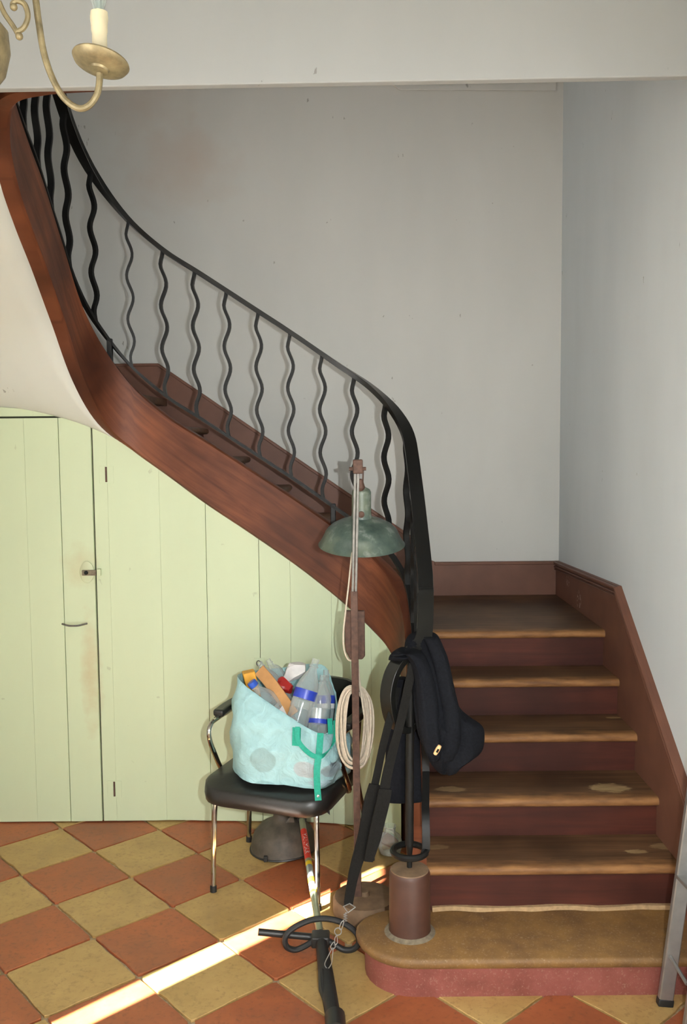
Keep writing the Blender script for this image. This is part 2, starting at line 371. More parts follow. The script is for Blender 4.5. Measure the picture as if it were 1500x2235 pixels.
# floor tiles, each a piece of the floor
TS, TH, TX, TY = 0.3287, math.radians(48.37), -1.579, 3.945
ei = V((math.cos(TH), -math.sin(TH), 0)); ej = V((math.sin(TH), math.cos(TH), 0))
def tile_mesh(k):
    rnd = random.Random(k); h = TS/2 - 0.0030; pts = []
    for s in range(4):
        a = V((math.cos(PI/4 + s*PI/2), math.sin(PI/4 + s*PI/2), 0)) * h * math.sqrt(2); b = V((math.cos(PI/4 + (s+1)*PI/2), math.sin(PI/4 + (s+1)*PI/2), 0)) * h * math.sqrt(2)
        ch = rnd.uniform(0.015, 0.05)
        for t in (ch, 0.2, 0.36, 0.52, 0.68, 0.84, 1 - rnd.uniform(0.012, 0.03)):
            p = a.lerp(b, t); q = p.normalized(); pts.append(p - q * abs(rnd.gauss(0, 0.0024)))
    mb = MB(); mb.loft([[p - V((0, 0, .012)) for p in pts], [p - V((0, 0, .0015)) for p in pts], [p*0.992 for p in pts]])
    me = bpy.data.meshes.new('tile'); me.from_pydata(mb.v, [], mb.f)
    b = bmesh.new(); b.from_mesh(me); bmesh.ops.recalc_face_normals(b, faces=b.faces); b.to_mesh(me); b.free(); return me
TM = {}
for colr in ('tile_red', 'tile_yellow'):
    TM[colr] = []
    for k in range(5):
        me = tile_mesh(k + (50 if colr == 'tile_red' else 0)); me.materials.append(MT[colr]); TM[colr].append(me)
for i in range(-4, 14):
    for j in range(-10, 10):
        c = V((TX, TY, 0)) + ei*(i+.5)*TS + ej*(j+.5)*TS
        if not (1.35 < c.y < 4.55 and XL-.1 < c.x < XR + .1): continue
        if c.y > 4.52 or (c.x > .5 and c.y > 3.05) or (c.x > .1 and c.y > 4.25): continue
        colr = 'tile_yellow' if (i + j) % 2 == 0 else 'tile_red'
        o = bpy.data.objects.new('tile', random.choice(TM[colr])); COL.objects.link(o); o.parent = floor
        o.location = c + V((0, 0, random.uniform(-.0012, .0006))) - floor.location; o.rotation_euler = (random.gauss(0, .001), random.gauss(0, .001), PI/2*random.randint(0, 3) - TH + random.gauss(0, .004))
# ---------------------------------------------------------------- staircase
RY = [2.836, 3.115, 3.343, 3.605, 3.849, 4.070]; TZ = [0.142, 0.310, 0.461, 0.618, 0.776, 0.940]
XS, XT = 0.275, 1.166           # treads run between stringer and wall skirting
# path of the stringer's well side: x, y, top z, bottom z
KN = [(.214, 3.10, .455, .142), (.233, 3.40, .68, .33), (.252, 3.70, .87, .53), (.250, 3.91, 1.055, .73), (.2, 4.03, 1.183, .848), (.11, 4.10, 1.291, .948), (-.03, 4.145, 1.395, 1.074), (-.2, 4.17, 1.518, 1.21), (-.42, 4.185, 1.665, 1.367), (-.64, 4.195, 1.81, 1.516), (-.8, 4.205, 1.914, 1.636), (-.95, 4.2, 2.05, 1.75), (-1.06, 4.15, 2.215, 1.865), (-1.128, 4.04, 2.40, 2.06), (-1.16, 3.9, 2.625, 2.29), (-1.165, 3.7, 2.81, 2.47), (-1.166, 3.52, 2.93, 2.605), (-1.162, 3.38, 3.03, 2.72), (-1.145, 3.27, 3.12, 2.84), (-1.09, 3.18, 3.2, 2.925), (-.97, 3.135, 3.26, 2.942), (-.8, 3.13, 3.28, 2.95)]
PATH = catmull(KN, 8)
NP_ = []
for i, p in enumerate(PATH):
    a, b = PATH[max(i-1, 0)], PATH[min(i+1, len(PATH)-1)]
    t = V((b[0]-a[0], b[1]-a[1], 0)).normalized(); NP_.append((t, V((t.y, -t.x, 0))))     # tangent going up, normal towards the treads
SL = [0.0]
for i in range(1, len(PATH)): SL.append(SL[-1] + math.dist(PATH[i][:2], PATH[i-1][:2]))
def station(s):
    s = max(0, min(SL[-1], s)); i = 0
    while i < len(SL)-2 and SL[i+1] < s: i += 1
    t = (s - SL[i]) / (SL[i+1]-SL[i]); q = [lerp(a, b, t) for a, b in zip(PATH[i], PATH[i+1])]
    return q, NP_[i][0].lerp(NP_[i+1][0], t).normalized(), NP_[i][1].lerp(NP_[i+1][1], t).normalized()
def s_at_x(x):   # arc length where the middle flight passes x
    best = min(range(len(PATH)), key=lambda i: abs(PATH[i][0]-x) + (0 if 3.98 < PATH[i][1] and -1.1 < PATH[i][0] else 9)); return SL[best]
ST = 0.066
stair = thing('staircase', 'old wooden staircase with brown treads, curved red-brown stringer and rounded stone bottom step', 'staircase', (0.6, 3.0, 0))
m = MB(); rings = []
for i, p in enumerate(PATH):
    o_ = V((p[0], p[1], 0)); n = NP_[i][1]; i_ = o_ + n*ST
    rings.append([V((o_.x, o_.y, p[3]+.012)), V((o_.x, o_.y, p[2]-.008)), V((o_.x+n.x*.008, o_.y+n.y*.008, p[2])), V((i_.x, i_.y, p[2])), V((i_.x, i_.y, p[3])), V((o_.x+n.x*.012, o_.y+n.y*.012, p[3]))])
m.loft(rings); stringer = build('stringer', m, MT['stringer'], stair, angle=40)
me = stringer.data; uv = me.uv_layers.new(name='UVMap')
def near_s(co):
    w_ = co + ORIG['staircase']; k = min(range(len(PATH)), key=lambda i: (PATH[i][0]-w_.x)**2 + (PATH[i][1]-w_.y)**2 + ((PATH[i][2]+PATH[i][3])/2-w_.z)**2*.2); return SL[k], w_.z - (PATH[k][2]+PATH[k][3])/2
CO = [near_s(v.co) for v in me.vertices]
for lp in me.loops: uv.data[lp.index].uv = CO[lp.vertex_index]
# bottom stone step
m = MB(); zs = TZ[0]
def step_outline(off):
    ys, xc, yc, r = RY[0] - .03 + off, .22, 3.0, 0.19 - off
    pts = [(XT, 3.13), (XT, ys)]
    for k in range(15):
        a = -PI/2 - PI*k/14; pts.append((xc + r*math.cos(a)*1.0, yc + (yc - ys)*math.sin(a)*(1 if math.sin(a) < 0 else .7)))
    pts.append((.30, 3.13)); return pts
def tops(off, z): return [V((x, y, z)) for x, y in step_outline(off)]
m.loft([tops(.03, -.005), tops(.03, zs-.035)]); stone_r = build('step_base', m, MT['stone_red'], stair, angle=50)
m = MB(); m.loft([tops(.008, zs-.036), tops(.0, zs-.026), tops(0, zs-.010), tops(.010, zs)]); build('step_slab', m, MT['stone_top'], stair, angle=50)
m = MB(); m.ribbon(catmull([(lerp(.3, XT, k/12), RY[1]-.006 + .004*math.sin(k*2.1), TZ[0] + .008 + .003*math.sin(k*1.3)) for k in range(13)], 3), .016, .016, V((0, 0, 1))); build('mortar_line', m, plain('pale_mortar', (176, 146, 108), 0.9, 0, .2, 60, .3), stair)
def nosed_tread(xa, xb, y0, y1, z, th=.034):
    mb = MB(); pr = [(y1, z), (y1, z-th)] + [(y0 + th/2*(1-math.cos(t)) , z - th/2 + th/2*math.sin(t)) for t in [-PI/2 + PI*k/6 for k in range(7)]]
    pr = [(y1, z), (y1, z-th)] + [(y0 + th/2 - th/2*math.cos(-PI/2 + PI*k/6), z - th/2 + th/2*math.sin(-PI/2 + PI*k/6)) for k in range(7)]
    mb.prism([(xa, y, zz) for y, zz in pr], (xb-xa, 0, 0)); return mb
patch = {2: [(tuple(at(1330, 1712, 3.42)), (.085, .05, .05), .85), (tuple(at(985, 1716, 3.42)), (.06, .03, .05), .5)], 1: [(tuple(at(1388, 1874, 3.2)), (.05, .022, .05), .8), (tuple(at(1460, 1855, 3.24)), (.07, .03, .05), .5), (tuple(at(955, 1856, 3.25)), (.05, .02, .05), .4)], 3: [(tuple(at(1340, 1570, 3.8)), (.035, .015, .05), .8)]}
for k in range(1, 6):
    y1 = YB - .02 if k == 5 else RY[k+1] + .01
    build('tread', nosed_tread(XS, XT, RY[k]-.03, y1, TZ[k]), tread_mat('tread_wood_%d' % k, RY[k]-.03, patch.get(k, ())), stair, angle=50)
    m = MB(); m.box((XS, RY[k], TZ[k-1]-.03 if k > 1 else TZ[0]), (XT, RY[k]+.022, TZ[k]-.034)); build('riser', m, MT['riser'], stair, smooth=False)
m = MB(); m.box((.2, 4.14, TZ[5]-.034), (XS, YB-.02, TZ[5])); build('landing_board', m, tread_mat('landing_wood', None), stair, smooth=False)
# middle flight, climbing left along the back wall
GO, RI = 0.2246, 0.155
tm2 = tread_mat('tread_wood_upper', None)
for k in range(7, 13):
    xn = .365 - GO*(k-7); z = TZ[5] + RI*(k-6)
    q, t, n = station(s_at_x(xn - GO)); y0 = q[1] + .062
    mb = nosed_tread(0, 1, 0, GO+.03, z); mb2 = MB()
    mb2.v = [V((xn + .03 - p.y, y0 + p.x*(YB-.02-y0), p.z)) for p in mb.v]; mb2.f = mb.f; mb2.mi = mb.mi
    build('tread', mb2, tm2, stair, angle=50)
    m = MB(); m.box((xn-.022, y0, z-RI-.02), (xn, YB-.02, z-.034)); build('riser', m, MT['riser'], stair, smooth=False)
z13 = TZ[5] + RI*7; xn = .365 - GO*6
m = MB(); m.box((XL+.01, 4.27, z13-.034), (xn+.03, YB-.02, z13)); build('landing_board', m, tm2, stair, smooth=False)
for k in range(14, 20):
    yn = 4.25 - .205*(k-14); z = 2.29 + .153*(k-14)
    mb = nosed_tread(0, 1, 0, .235, z); mb2 = MB(); mb2.v = [V((XL+.01 + p.x*(-1.24-XL-.01), yn + .03 - p.y, p.z)) for p in mb.v]; mb2.f = mb.f; mb2.mi = mb.mi
    build('tread', mb2, tm2, stair, angle=50)
# closing boards under the lower flight, below its stringer
idx = [i for i in range(len(PATH)) if PATH[i][0] > 0 and PATH[i][1] < 4.0]; cuts = [idx[round(k*(len(idx)-1)/4)] for k in range(5)]
for a, b in zip(cuts, cuts[1:]):
    m = MB(); m.loft([[V((PATH[i][0]+NP_[i][1].x*w_, PATH[i][1]+NP_[i][1].y*w_, z)) for w_, z in ((.022, .002), (.022, max(.01, PATH[i][3]+.02)), (.04, max(.01, PATH[i][3]+.02)), (.04, .002))] for i in range(a, b+1)]); build('side_board', m, MT['riser'], stair, smooth=False)
# newel block
NB = V((.212, 2.978, 0)); m = MB()
m.lathe([(.072, TZ[0]-.002), (.070, TZ[0]+.02), (.069, .345), (.066, .355), (.064, .358), (.001, .358)], 28, Matrix.Translation(NB)); nbk = build('newel_block', m, MT['block'], stair, angle=50)
m = MB(); m.lathe([(.0645, .3575), (.063, .3605), (.03, .362), (.001, .363)], 28, Matrix.Translation(NB)); build('dusty_top', m, MT['dusty'], nbk, angle=60)
m = MB(); m.lathe([(.088, TZ[0]-.001), (.080, TZ[0]+.004), (.0715, TZ[0]+.010)], 28, Matrix.Translation(NB), caps=False); build('mortar_ring', m, MT['grime'], nbk)
# soffit under the upper flight
i0 = min(range(len(PATH)), key=lambda i: abs(PATH[i][0]+1.0) + (0 if PATH[i][1] > 4.1 else 9)); i1 = min(range(len(PATH)), key=lambda i: abs(PATH[i][1]-3.3) + (0 if PATH[i][0] < -1.1 else 9))
rows = []; zl0 = at(205, 905, 4.24).z; zl1 = at(0, 884, 4.24).z
for i in range(i0, i1+1):
    u = (i-i0)/(i1-i0); p = PATH[i]; n = NP_[i][1]; a = V((p[0]+n.x*ST*.9, p[1]+n.y*ST*.9, p[3]+.004))
    if u < .4:
        t = u/.4; o_ = V((lerp(-1.05, XL, t), 4.26, lerp(zl0-.03, zl1+.015, math.sin(t*PI/2))))
    else:
        t = (u-.4)/.6; o_ = V((XL, lerp(4.26, p[1], t), lerp(zl1+.015, p[3]-.03, t)))
    rows.append([a.lerp(o_, k/10) - V((0, 0, 0.012*math.sin(PI*k/10))) for k in range(11)])
rows.append([V((lerp(-1.10, XL, k/10), 3.05, lerp(2.94, za+.005, k/10))) for k in range(11)])
m = MB(); m.grid(rows); structure(build('ceiling_soffit', m, MT['soffit'], angle=80, solid=.012), 'white plaster underside of the upper stair flight at left', 'ceiling')
# skirting boards
m = MB(); pA = at(345, 793, 5.0); pB = at(262, 793, 5.0); pC = at(937, 1196, 5.0); zl = at(1080, 1226, 5.0).z
outl = [(XL, pB.z), (pA.x, pA.z), (pC.x, pC.z), (pC.x+.012, zl+.01), (pC.x+.035, zl), (XT+.02, zl), (XT+.02, .5), (.2, .5), (-1.2, 1.4), (XL, 1.6)]
m.prism([(x, YB-.0, z) for x, z in outl], (0, -.02, 0)); bb = structure(build('baseboard_back', m, MT['skirt'], smooth=False), 'brown painted skirting climbing left along the back wall', 'skirting')
m = MB(); m.ribbon([(XL, YB-.024, pB.z-.008), (pA.x, YB-.024, pA.z-.008), (pC.x, YB-.024, pC.z-.012)], .016, .012, (0, 0, 1)); build('moulding', m, MT['skirt'], bb, bevel=.003)
m = MB(); m.ribbon([(pC.x+.03, YB-.024, zl-.008), (XT, YB-.024, zl-.008)], .016, .012, (0, 0, 1)); build('moulding', m, MT['skirt'], bb, bevel=.003)
k1 = atx(1347, 1279, XT); k2 = atx(1493, 1712, XT); slp = (k1.z-k2.z)/(k1.y-k2.y); yend = 2.62
tops_ = [(YB-.02, zl), (k1.y, k1.z), (yend, k1.z - slp*(k1.y-yend))]
m = MB(); m.prism([(XT, y, z) for y, z in tops_] + [(XT, yend, -.004), (XT, YB-.02, -.004)], (.02, 0, 0)); br = structure(build('baseboard_right', m, MT['skirt'], smooth=False), 'brown stepped skirting along the right wall beside the treads', 'skirting')
for off, wd, th in ((.008, .013, .018), (.028, .008, .014), (.042, .005, .010)):
    m = MB(); m.ribbon([(XT-.007, tops_[0][0]-.01, tops_[0][1]-off), (XT-.007, tops_[1][0]-.3*off, tops_[1][1]-off), (XT-.007, tops_[2][0], tops_[2][1]-off)], wd, th, (0, 0, 1)); build('moulding', m, MT['skirt'], br, bevel=.003)
# ---------------------------------------------------------------- green partition under the stairs
def path_y(x):
    if x < -.88: return 4.203
    s = s_at_x(x); c = [(PATH[i][0], PATH[i][1], PATH[i][3]) for i in range(len(PATH)) if PATH[i][1] > 3.9 and -1.15 < PATH[i][0]]
    c.sort()
    for a, b in zip(c, c[1:]):
        if a[0] <= x <= b[0]: return lerp(a[1], b[1], (x-a[0])/(b[0]-a[0]+1e-9))
    return c[-1][1]
def path_zb(x):
    c = sorted((PATH[i][0], PATH[i][3]) for i in range(len(PATH)) if PATH[i][1] > 3.9 and -1.06 < PATH[i][0])
    if x <= c[0][0]: return None
    for a, b in zip(c, c[1:]):
        if a[0] <= x <= b[0]: return lerp(a[1], b[1], (x-a[0])/(b[0]-a[0]+1e-9))
    return c[-1][1]
def top_green(x):
    z = path_zb(x); zs_ = lerp(zl0, zl1, min(1, max(0, (-1.05-x)/.6))) - .004
    if x < -1.04: return zs_
    return min(z + .03, zs_ if x < -.98 else 9)
OFF = .022
def plank(xa, xb, zmax=None, gap=.0003, z0=.006, proud=0.0):
    n = max(2, int((xb-xa)/.04)); fr = []; pts = []
    for k in range(n+1):
        x = lerp(xa+gap, xb-gap, k/n); y = path_y(x) + OFF - proud; z = top_green(x)
        if zmax is not None: z = min(z, zmax)
        fr.append((x, y, z))
    mb = MB(); mb.loft([[V((x, y, z0)), V((x, y, z)), V((x, y+.02, z)), V((x, y+.02, z0))] for x, y, z in fr]); return mb
X = lambda px, py=1799: atz(px, py, 0).x
m = plank(XL, .245, gap=0); m.v = [p + V((0, .021, -.004 if p.z > .1 else 0)) for p in m.v]
part = structure(build('wall_partition', m, MT['gap'], smooth=False), 'pale green boarded partition closing the space under the stairs', 'wall')
dz = at(100, 910, 4.22).z
d1 = thing('door_1', 'pale green boarded cupboard door at far left with bolt and bar handle', 'door', (X(223)-.3, 4.22, 0)); d1['kind'] = 'structure'
xs = [XL+.005, X(-80), X(80), X(152), X(222)]
for a, b in zip(xs, xs[1:]): build('plank', plank(a, b, dz-.005, .0003 if b < xs[-1] else .003, proud=.002), MT['green'], d1, smooth=False, bevel=.0006)
m = MB(); zt = [top_green(lerp(XL, X(222), k/8)) for k in range(9)]
m.loft([[V((lerp(XL, X(222), k/8), 4.227, dz+.004)), V((lerp(XL, X(222), k/8), 4.227, max(zt[k], dz+.006))), V((lerp(XL, X(222), k/8), 4.247, max(zt[k], dz+.006))), V((lerp(XL, X(222), k/8), 4.247, dz+.004))] for k in range(9)])
build('header_board', m, MT['green'], part, smooth=False)
build('stile', plank(X(224), X(253)), MT['green'], part, smooth=False, bevel=.0006)
d2 = thing('door_2', 'pale green boarded door under the stringer with two small hinges and a keyhole', 'door', (X(420), 4.22, 0)); d2['kind'] = 'structure'
xs = [X(253), X(362), X(460), X(574)]
for k, (a, b) in enumerate(zip(xs, xs[1:])): build('plank', plank(a, b, gap=.0003 if k != 2 else .002, proud=.001), MT['green'], d2, smooth=False, bevel=.0006)
xs = [X(574), X(640), X(728, 1806), .03, .12, .19, .245]
for a, b in zip(xs, xs[1:]): build('plank', plank(a, b), MT['green'], part, smooth=False, bevel=.0006)
def hinge(px, py, par):
    c = at(px, py, 4.224); m = MB(); m.box((c.x-.032, c.y-.002, c.z-.04), (c.x+.034, c.y, c.z+.04)); h = build('hinge', m, MT['green'], par, smooth=False, bevel=.0008)
    m = MB(); m.tube([(c.x, c.y-.003, c.z-.034), (c.x, c.y-.003, c.z+.036)], .0045, 8); build('hinge_pin', m, MT['rust'], h)
hinge(232, 1036, d2); hinge(250, 1722, d2)
c = at(190, 1249, 4.215); m = MB(); m.lathe([(.048, 0), (.048, .003), (.044, .005), (.001, .0055)], 24, Matrix.Translation(c) @ Matrix.Rotation(PI/2, 4, 'X') @ Matrix.Diagonal((.68, 1.05, 1, 1))); bl = build('latch_plate', m, MT['green'], d1)
m = MB(); m.box((c.x-.02, c.y-.016, c.z-.014), (c.x+.045, c.y-.006, c.z+.012)); build('bolt', m, MT['grime'], bl, bevel=.003)
m = MB(); m.sphere((c.x, c.y-.014, c.z), .010); build('bolt_knob', m, MT['iron'], bl)
m = MB(); m.box((c.x+.048, c.y-.012, c.z-.016), (c.x+.066, c.y+.004, c.z+.016)); build('keeper', m, MT['green'], part, bevel=.002)
m = MB(); p0, p1, p2 = at(136, 1362, 4.213), at(163, 1366, 4.18), at(190, 1361, 4.213); m.tube(catmull([p0, p0.lerp(p1, .6)+V((0, -.014, 0)), p1, p2.lerp(p1, .6)+V((0, -.014, 0)), p2], 5), .0045, 8); build('handle', m, MT['steel'], d1)
c = at(565, 1447, 4.205); m = MB(); m.box((c.x-.022, c.y-.003, c.z-.02), (c.x+.026, c.y+.002, c.z+.024)); lk = build('lock_plate', m, MT['green'], d2, bevel=.001)
m = MB(); m.tube([(c.x+.010*math.cos(t*PI/6), c.y-.006, c.z+.012*math.sin(t*PI/6)) for t in range(12)], .0025, 6, closed=True); build('key_ring', m, MT['steel'], lk)
# ---------------------------------------------------------------- railing
rail = thing('stair_railing', 'black iron stair railing with wavy balusters and flat curving handrail', 'railing', (0.2, 3.0, .36))
HM = ST/2
def hm(q): return HM + (.034*max(0, min(1, (3.85-q[1])/.6)) if q[0] > 0 else 0)
def rz(q): return q[2] + (.085 if q[1] > 3.9 or q[0] < -1 else lerp(.05, .085, (q[1]-3.1)/.8))
pts = []; wd = []
for s in [SL[-1]*k/150 for k in range(150)]:
    q, t, n = station(s); pts.append(V((q[0], q[1], rz(q))) + n*hm(q)); wd.append(n)
pre = [V((.262, 2.975, .414)), V((.268, 2.985, .425)), V((.2685, 2.99, .46)), V((.269, 3.005, .51)), V((.271, 3.04, .545))]
m = MB(); m.ribbon(pre + pts[5:], .026, .012, [V((1, 0, 0))]*5 + wd[5:]); build('bottom_rail', m, MT['iron'], rail)
ring = [V((.212 + .056*math.cos(a), 2.985 + .056*math.sin(a), .418)) for a in [2*PI*k/20 for k in range(20)]]
m = MB(); m.tube(ring, .011, 8, closed=True); build('newel_ring', m, MT['iron'], rail)
hp = []; hw = []
HH = .745
for s in [SL[-1]*k/150 for k in range(150)]:
    q, t, n = station(s); hp.append(V((q[0], q[1], q[2]+HH)) + n*hm(q)); hw.append(n)
pre = [(x, 2.985 + (x-.185)*.6, z) for x, z in ((.235, .93), (.243, .895), (.222, .852), (.188, .838), (.155, .87), (.140, .955), (.155, 1.03), (.19, 1.078), (.235, 1.10))] + [(.268, 3.05, 1.135)]
prew = [V((.62, -.78, 0))]*8 + [V((.85, -.4, 0)), V((1, 0, 0))]
full = [V(p) for p in pre] + hp[3:]; fw = prew + hw[3:]
pp = catmull([tuple(full[i]) + tuple(fw[i]) for i in range(0, 14)], 5) + [tuple(full[i]) + tuple(fw[i]) for i in range(14, len(full))]
m = MB(); m.ribbon([p[:3] for p in pp], .054, .021, [V(p[3:6]) for p in pp]); build('handrail', m, MT['handrail'], rail, bevel=.003)
m = MB(); m.tube([(.212, 2.985, .35), (.212, 2.985, .40), (.212, 2.985, .44)], [.009, .009, .013], 10); m.tube([(.212, 2.985, .44), (.214, 2.987, .75), (.222, 2.99, 1.085)], .0145, 12); build('newel_bar', m, MT['iron'], rail)
sref = s_at_x(at(566, 690, 4.19).x) + .018
bs = [sref + .1435*k for k in range(-13, 17)]
for s in bs:
    if s < .10 or s > SL[-1] - .3: continue
    q, t, n = station(s); z0, z1 = rz(q), q[2]+HH; b0 = V((q[0], q[1], 0)) + n*hm(q)
    pp = []
    for k in range(41):
        u = k/40; env = min(1, u*9, (1-u)*9); pp.append(b0 + t*(.0135*env*math.sin(u*2*PI*3.4 + .9)) + V((0, 0, lerp(z0, z1, u))))
    m = MB(); m.ribbon(pp, .026, .0125, n); build('baluster', m, MT['iron'], rail, angle=60)
for s in (sref - .33, sref + .66, sref+1.6, .42):
    q, t, n = station(s); b0 = V((q[0], q[1], 0)) + n*HM
    m = MB(); m.box((b0.x-.012, b0.y-.012, q[2]-.01), (b0.x+.012, b0.y+.012, rz(q)+.012)); build('rail_foot', m, MT['iron'], rail, bevel=.003)
#@@OBJECTS
# ---------------------------------------------------------------- chair
CO_ = V((-.321, 3.47, 0)); EX = V((.941, -.338, 0)); EY = V((.338, .941, 0))
def C(x, y, z): return CO_ + EX*x + EY*y + V((0, 0, z))
chair = thing('armchair', 'black padded armchair with bent chrome frame carrying the aqua bag', 'chair', tuple(CO_ + EY*.2))
def rounded_pad(hx, y0, y1, z0, z1, r=.05, dome=.012, n=5):
    out = []
    for cx, cy, a0 in ((hx-r, y1-r, 0), (-hx+r, y1-r, PI/2), (-hx+r, y0+r, PI), (hx-r, y0+r, 1.5*PI)):
        for k in range(n+1): out.append((cx + r*math.cos(a0+PI/2*k/n), cy + r*math.sin(a0+PI/2*k/n)))
    cxm, cym = 0, (y0+y1)/2; rings = []
    for sc, z in ((.93, z0), (.985, z0+.008), (1.0, (z0+z1)/2), (.985, z1-.01), (.95, z1-.002), (.6, z1+dome*.7), (.02, z1+dome)):
        rings.append([C(cxm + x*sc, cym + (y-cym)*sc, z - (.02*max(0, (y0+.12-y)/.12)**2 if z > z0+.01 else .010*max(0, (y0+.12-y)/.12))) for x, y in out])
    mb = MB(); mb.loft(rings); return mb
build('seat', rounded_pad(.27, -.055, .45, .380, .462, .10, .004), MT['leather'], chair, angle=60)
# backrest: curved padded panel
rows = []
for i in range(13):
    u = i/12*2-1; x = .268*u; yb = .49 - .05*u*u; hh = .105*(1 - .0*u*u); r = []
    e = (1-abs(u)**8)**.5 if abs(u) < 1 else 0.03; e = max(e, .25)
    for k in range(12):
        a = 2*PI*k/12; r.append(C(x, yb + .022*math.cos(a)*max(e, .4) + .10*(math.sin(a)*.1), .675 + hh*e*max(-1, min(1, 1.25*math.sin(a)))))
    rows.append(r)
m = MB(); m.loft(rows); build('backrest', m, MT['leather'], chair, angle=60)
for sx in (-1, 1):
    m = MB(); m.tube(catmull([C(.225*sx, -.005, .012), C(.222*sx, 0, .2), C(.217*sx, .01, .36), C(.212*sx, .05, .392), C(.21*sx, .2, .392), C(.21*sx, .38, .392)], 5), .0105, 10); lg = build('leg', m, MT['chrome'], chair)
    m = MB(); m.lathe([(.0135, 0), (.0135, .024), (.012, .026)], 12, Matrix.Translation(C(.225*sx, -.005, 0))); build('foot_cap', m, MT['rubber'], lg)
    m = MB(); m.tube(catmull([C(.29*sx, .46, .012), C(.27*sx, .43, .2), C(.25*sx, .40, .37), C(.24*sx, .42, .45), C(.235*sx, .47, .60), C(.23*sx, .485, .66)], 5), .0105, 10); lg = build('leg', m, MT['chrome'], chair)
    m = MB(); m.lathe([(.0135, 0), (.0135, .024), (.012, .026)], 12, Matrix.Translation(C(.29*sx, .46, 0))); build('foot_cap', m, MT['rubber'], lg)
    m = MB(); m.tube(catmull([C(.20*sx, .25, .392), C(.265*sx, .235, .387), C(.282*sx, .20, .42), C(.282*sx, .13, .52), C(.282*sx, .09, .60), C(.282*sx, .105, .643), C(.282*sx, .16, .655), C(.282*sx, .40, .655), C(.25*sx, .46, .65)], 6), .0105, 10); ar = build('arm_tube', m, MT['chrome'], chair)
    m = MB(); m.ribbon(catmull([C(.282*sx, .17, .672), C(.285*sx, .25, .676), C(.285*sx, .35, .676), C(.28*sx, .43, .672)], 4), .048, .03, EX); build('arm_pad', m, MT['leather'], chair, bevel=.01, seg=3)
m = MB(); m.tube([C(-.21, .3, .388), C(.21, .3, .388)], .009, 8); build('cross_bar', m, MT['chrome'], chair)
m = MB(); m.prism([C(.225, -.0, .40), C(.262, .03, .40), C(.268, .02, .372), C(.255, .015, .385), C(.24, 0, .375)], (.0, .004, 0)); build('torn_cover_flap', m, MT['leather'], chair, smooth=False)
# ---------------------------------------------------------------- aqua bag
ZS = .468
B0 = [V((*at(px, py, Y).xy, ZS)) for px, py, Y in ((541, 1733, 3.50), (620, 1722, 3.46), (702, 1716, 3.42), (738, 1700, 3.52), (764, 1690, 3.62), (690, 1680, 3.76), (590, 1680, 3.82), (530, 1690, 3.80), (510, 1700, 3.66))]
R1 = [at(px, py, Y) for px, py, Y in ((521, 1482, 3.63), (604, 1545, 3.52), (690, 1598, 3.42), (722, 1592, 3.46), (734, 1545, 3.55), (727, 1495, 3.68), (700, 1450, 3.78), (610, 1458, 3.86), (545, 1466, 3.78))]
bl_ = catmull(B0, 6, True); rl = catmull(R1, 6, True); NB_ = len(bl_)
rings = []
rnd = random.Random(3)
for lv in range(13):
    t = lv/12; ring = []
    cx = sum(p[0] for p in bl_)/NB_; cy = sum(p[1] for p in bl_)/NB_
    for k in range(NB_):
        a, b = V(bl_[k]), V(rl[k]); p = a.lerp(b, t)
        out = (V((p.x-cx, p.y-cy, 0))).normalized()
        bul = .028*math.sin(PI*min(1, t*1.0))*(1 if t < .9 else .5)
        wr = .006*math.sin(k*1.7 + lv*.9) + .007*math.sin(k*.8 - lv*1.7) + .006*math.sin(k*2.9 + lv*2.3)
        p = p + out*(bul + wr*(math.sin(PI*min(.95, t+.08)))); ring.append(p)
    rings.append(ring)
bot = [[V((cx, cy, ZS)) + (p - V((cx, cy, ZS)))*f for p in rings[0]] for f in (.05, .6)]
m = MB(); m.loft(bot + rings, caps=False); m.face(range(NB_))
bag = thing('shopping_bag', 'large aqua woven shopping bag with teal handles full of empty bottles', 'bag', (cx, cy, ZS))
build('bag_body', m, MT['bag'], bag, angle=70, solid=.0025)
def strapof(pts, Ys, wpx, par, name='handle', mat='teal', th=.003, wd=(1, 0, .2)):
    P = [at(px, py, y) for (px, py), y in zip(pts, Ys)]
    m = MB(); m.ribbon(catmull(P, 5), wpx, th, V(wd)); return build(name, m, MT[mat], par, angle=60)
strapof([(650, 1586), (650, 1612), (662, 1632), (685, 1650), (706, 1649), (726, 1626), (733, 1598), (731, 1572)], [3.40, 3.385, 3.37, 3.345, 3.345, 3.39, 3.43, 3.47], .018, bag, wd=(.8, .2, 1))
m = MB(); m.ribbon([at(648, 1588, 3.405), at(647, 1628, 3.395)], .034, .003, V((1, -.4, 0))); build('handle_patch', m, MT['teal'], bag, smooth=False)
m = MB(); m.ribbon([at(720, 1568, 3.455), at(722, 1602, 3.44)], .020, .003, V((1, .5, 0))); build('handle_patch', m, MT['teal'], bag, smooth=False)
sp_ = strapof([(700, 1600), (697, 1640), (692, 1680), (693, 1720), (695, 1747)], [3.395, 3.365, 3.345, 3.345, 3.345], .0245, bag, 'closure_strap')
m = MB(); c = at(695, 1737, 3.341); m.lathe([(.0055, 0), (.0055, .002), (.003, .0035), (.0005, .004)], 12, Matrix.Translation(c) @ Matrix.Rotation(PI/2, 4, 'X')); build('rivet', m, MT['silver'], sp_)
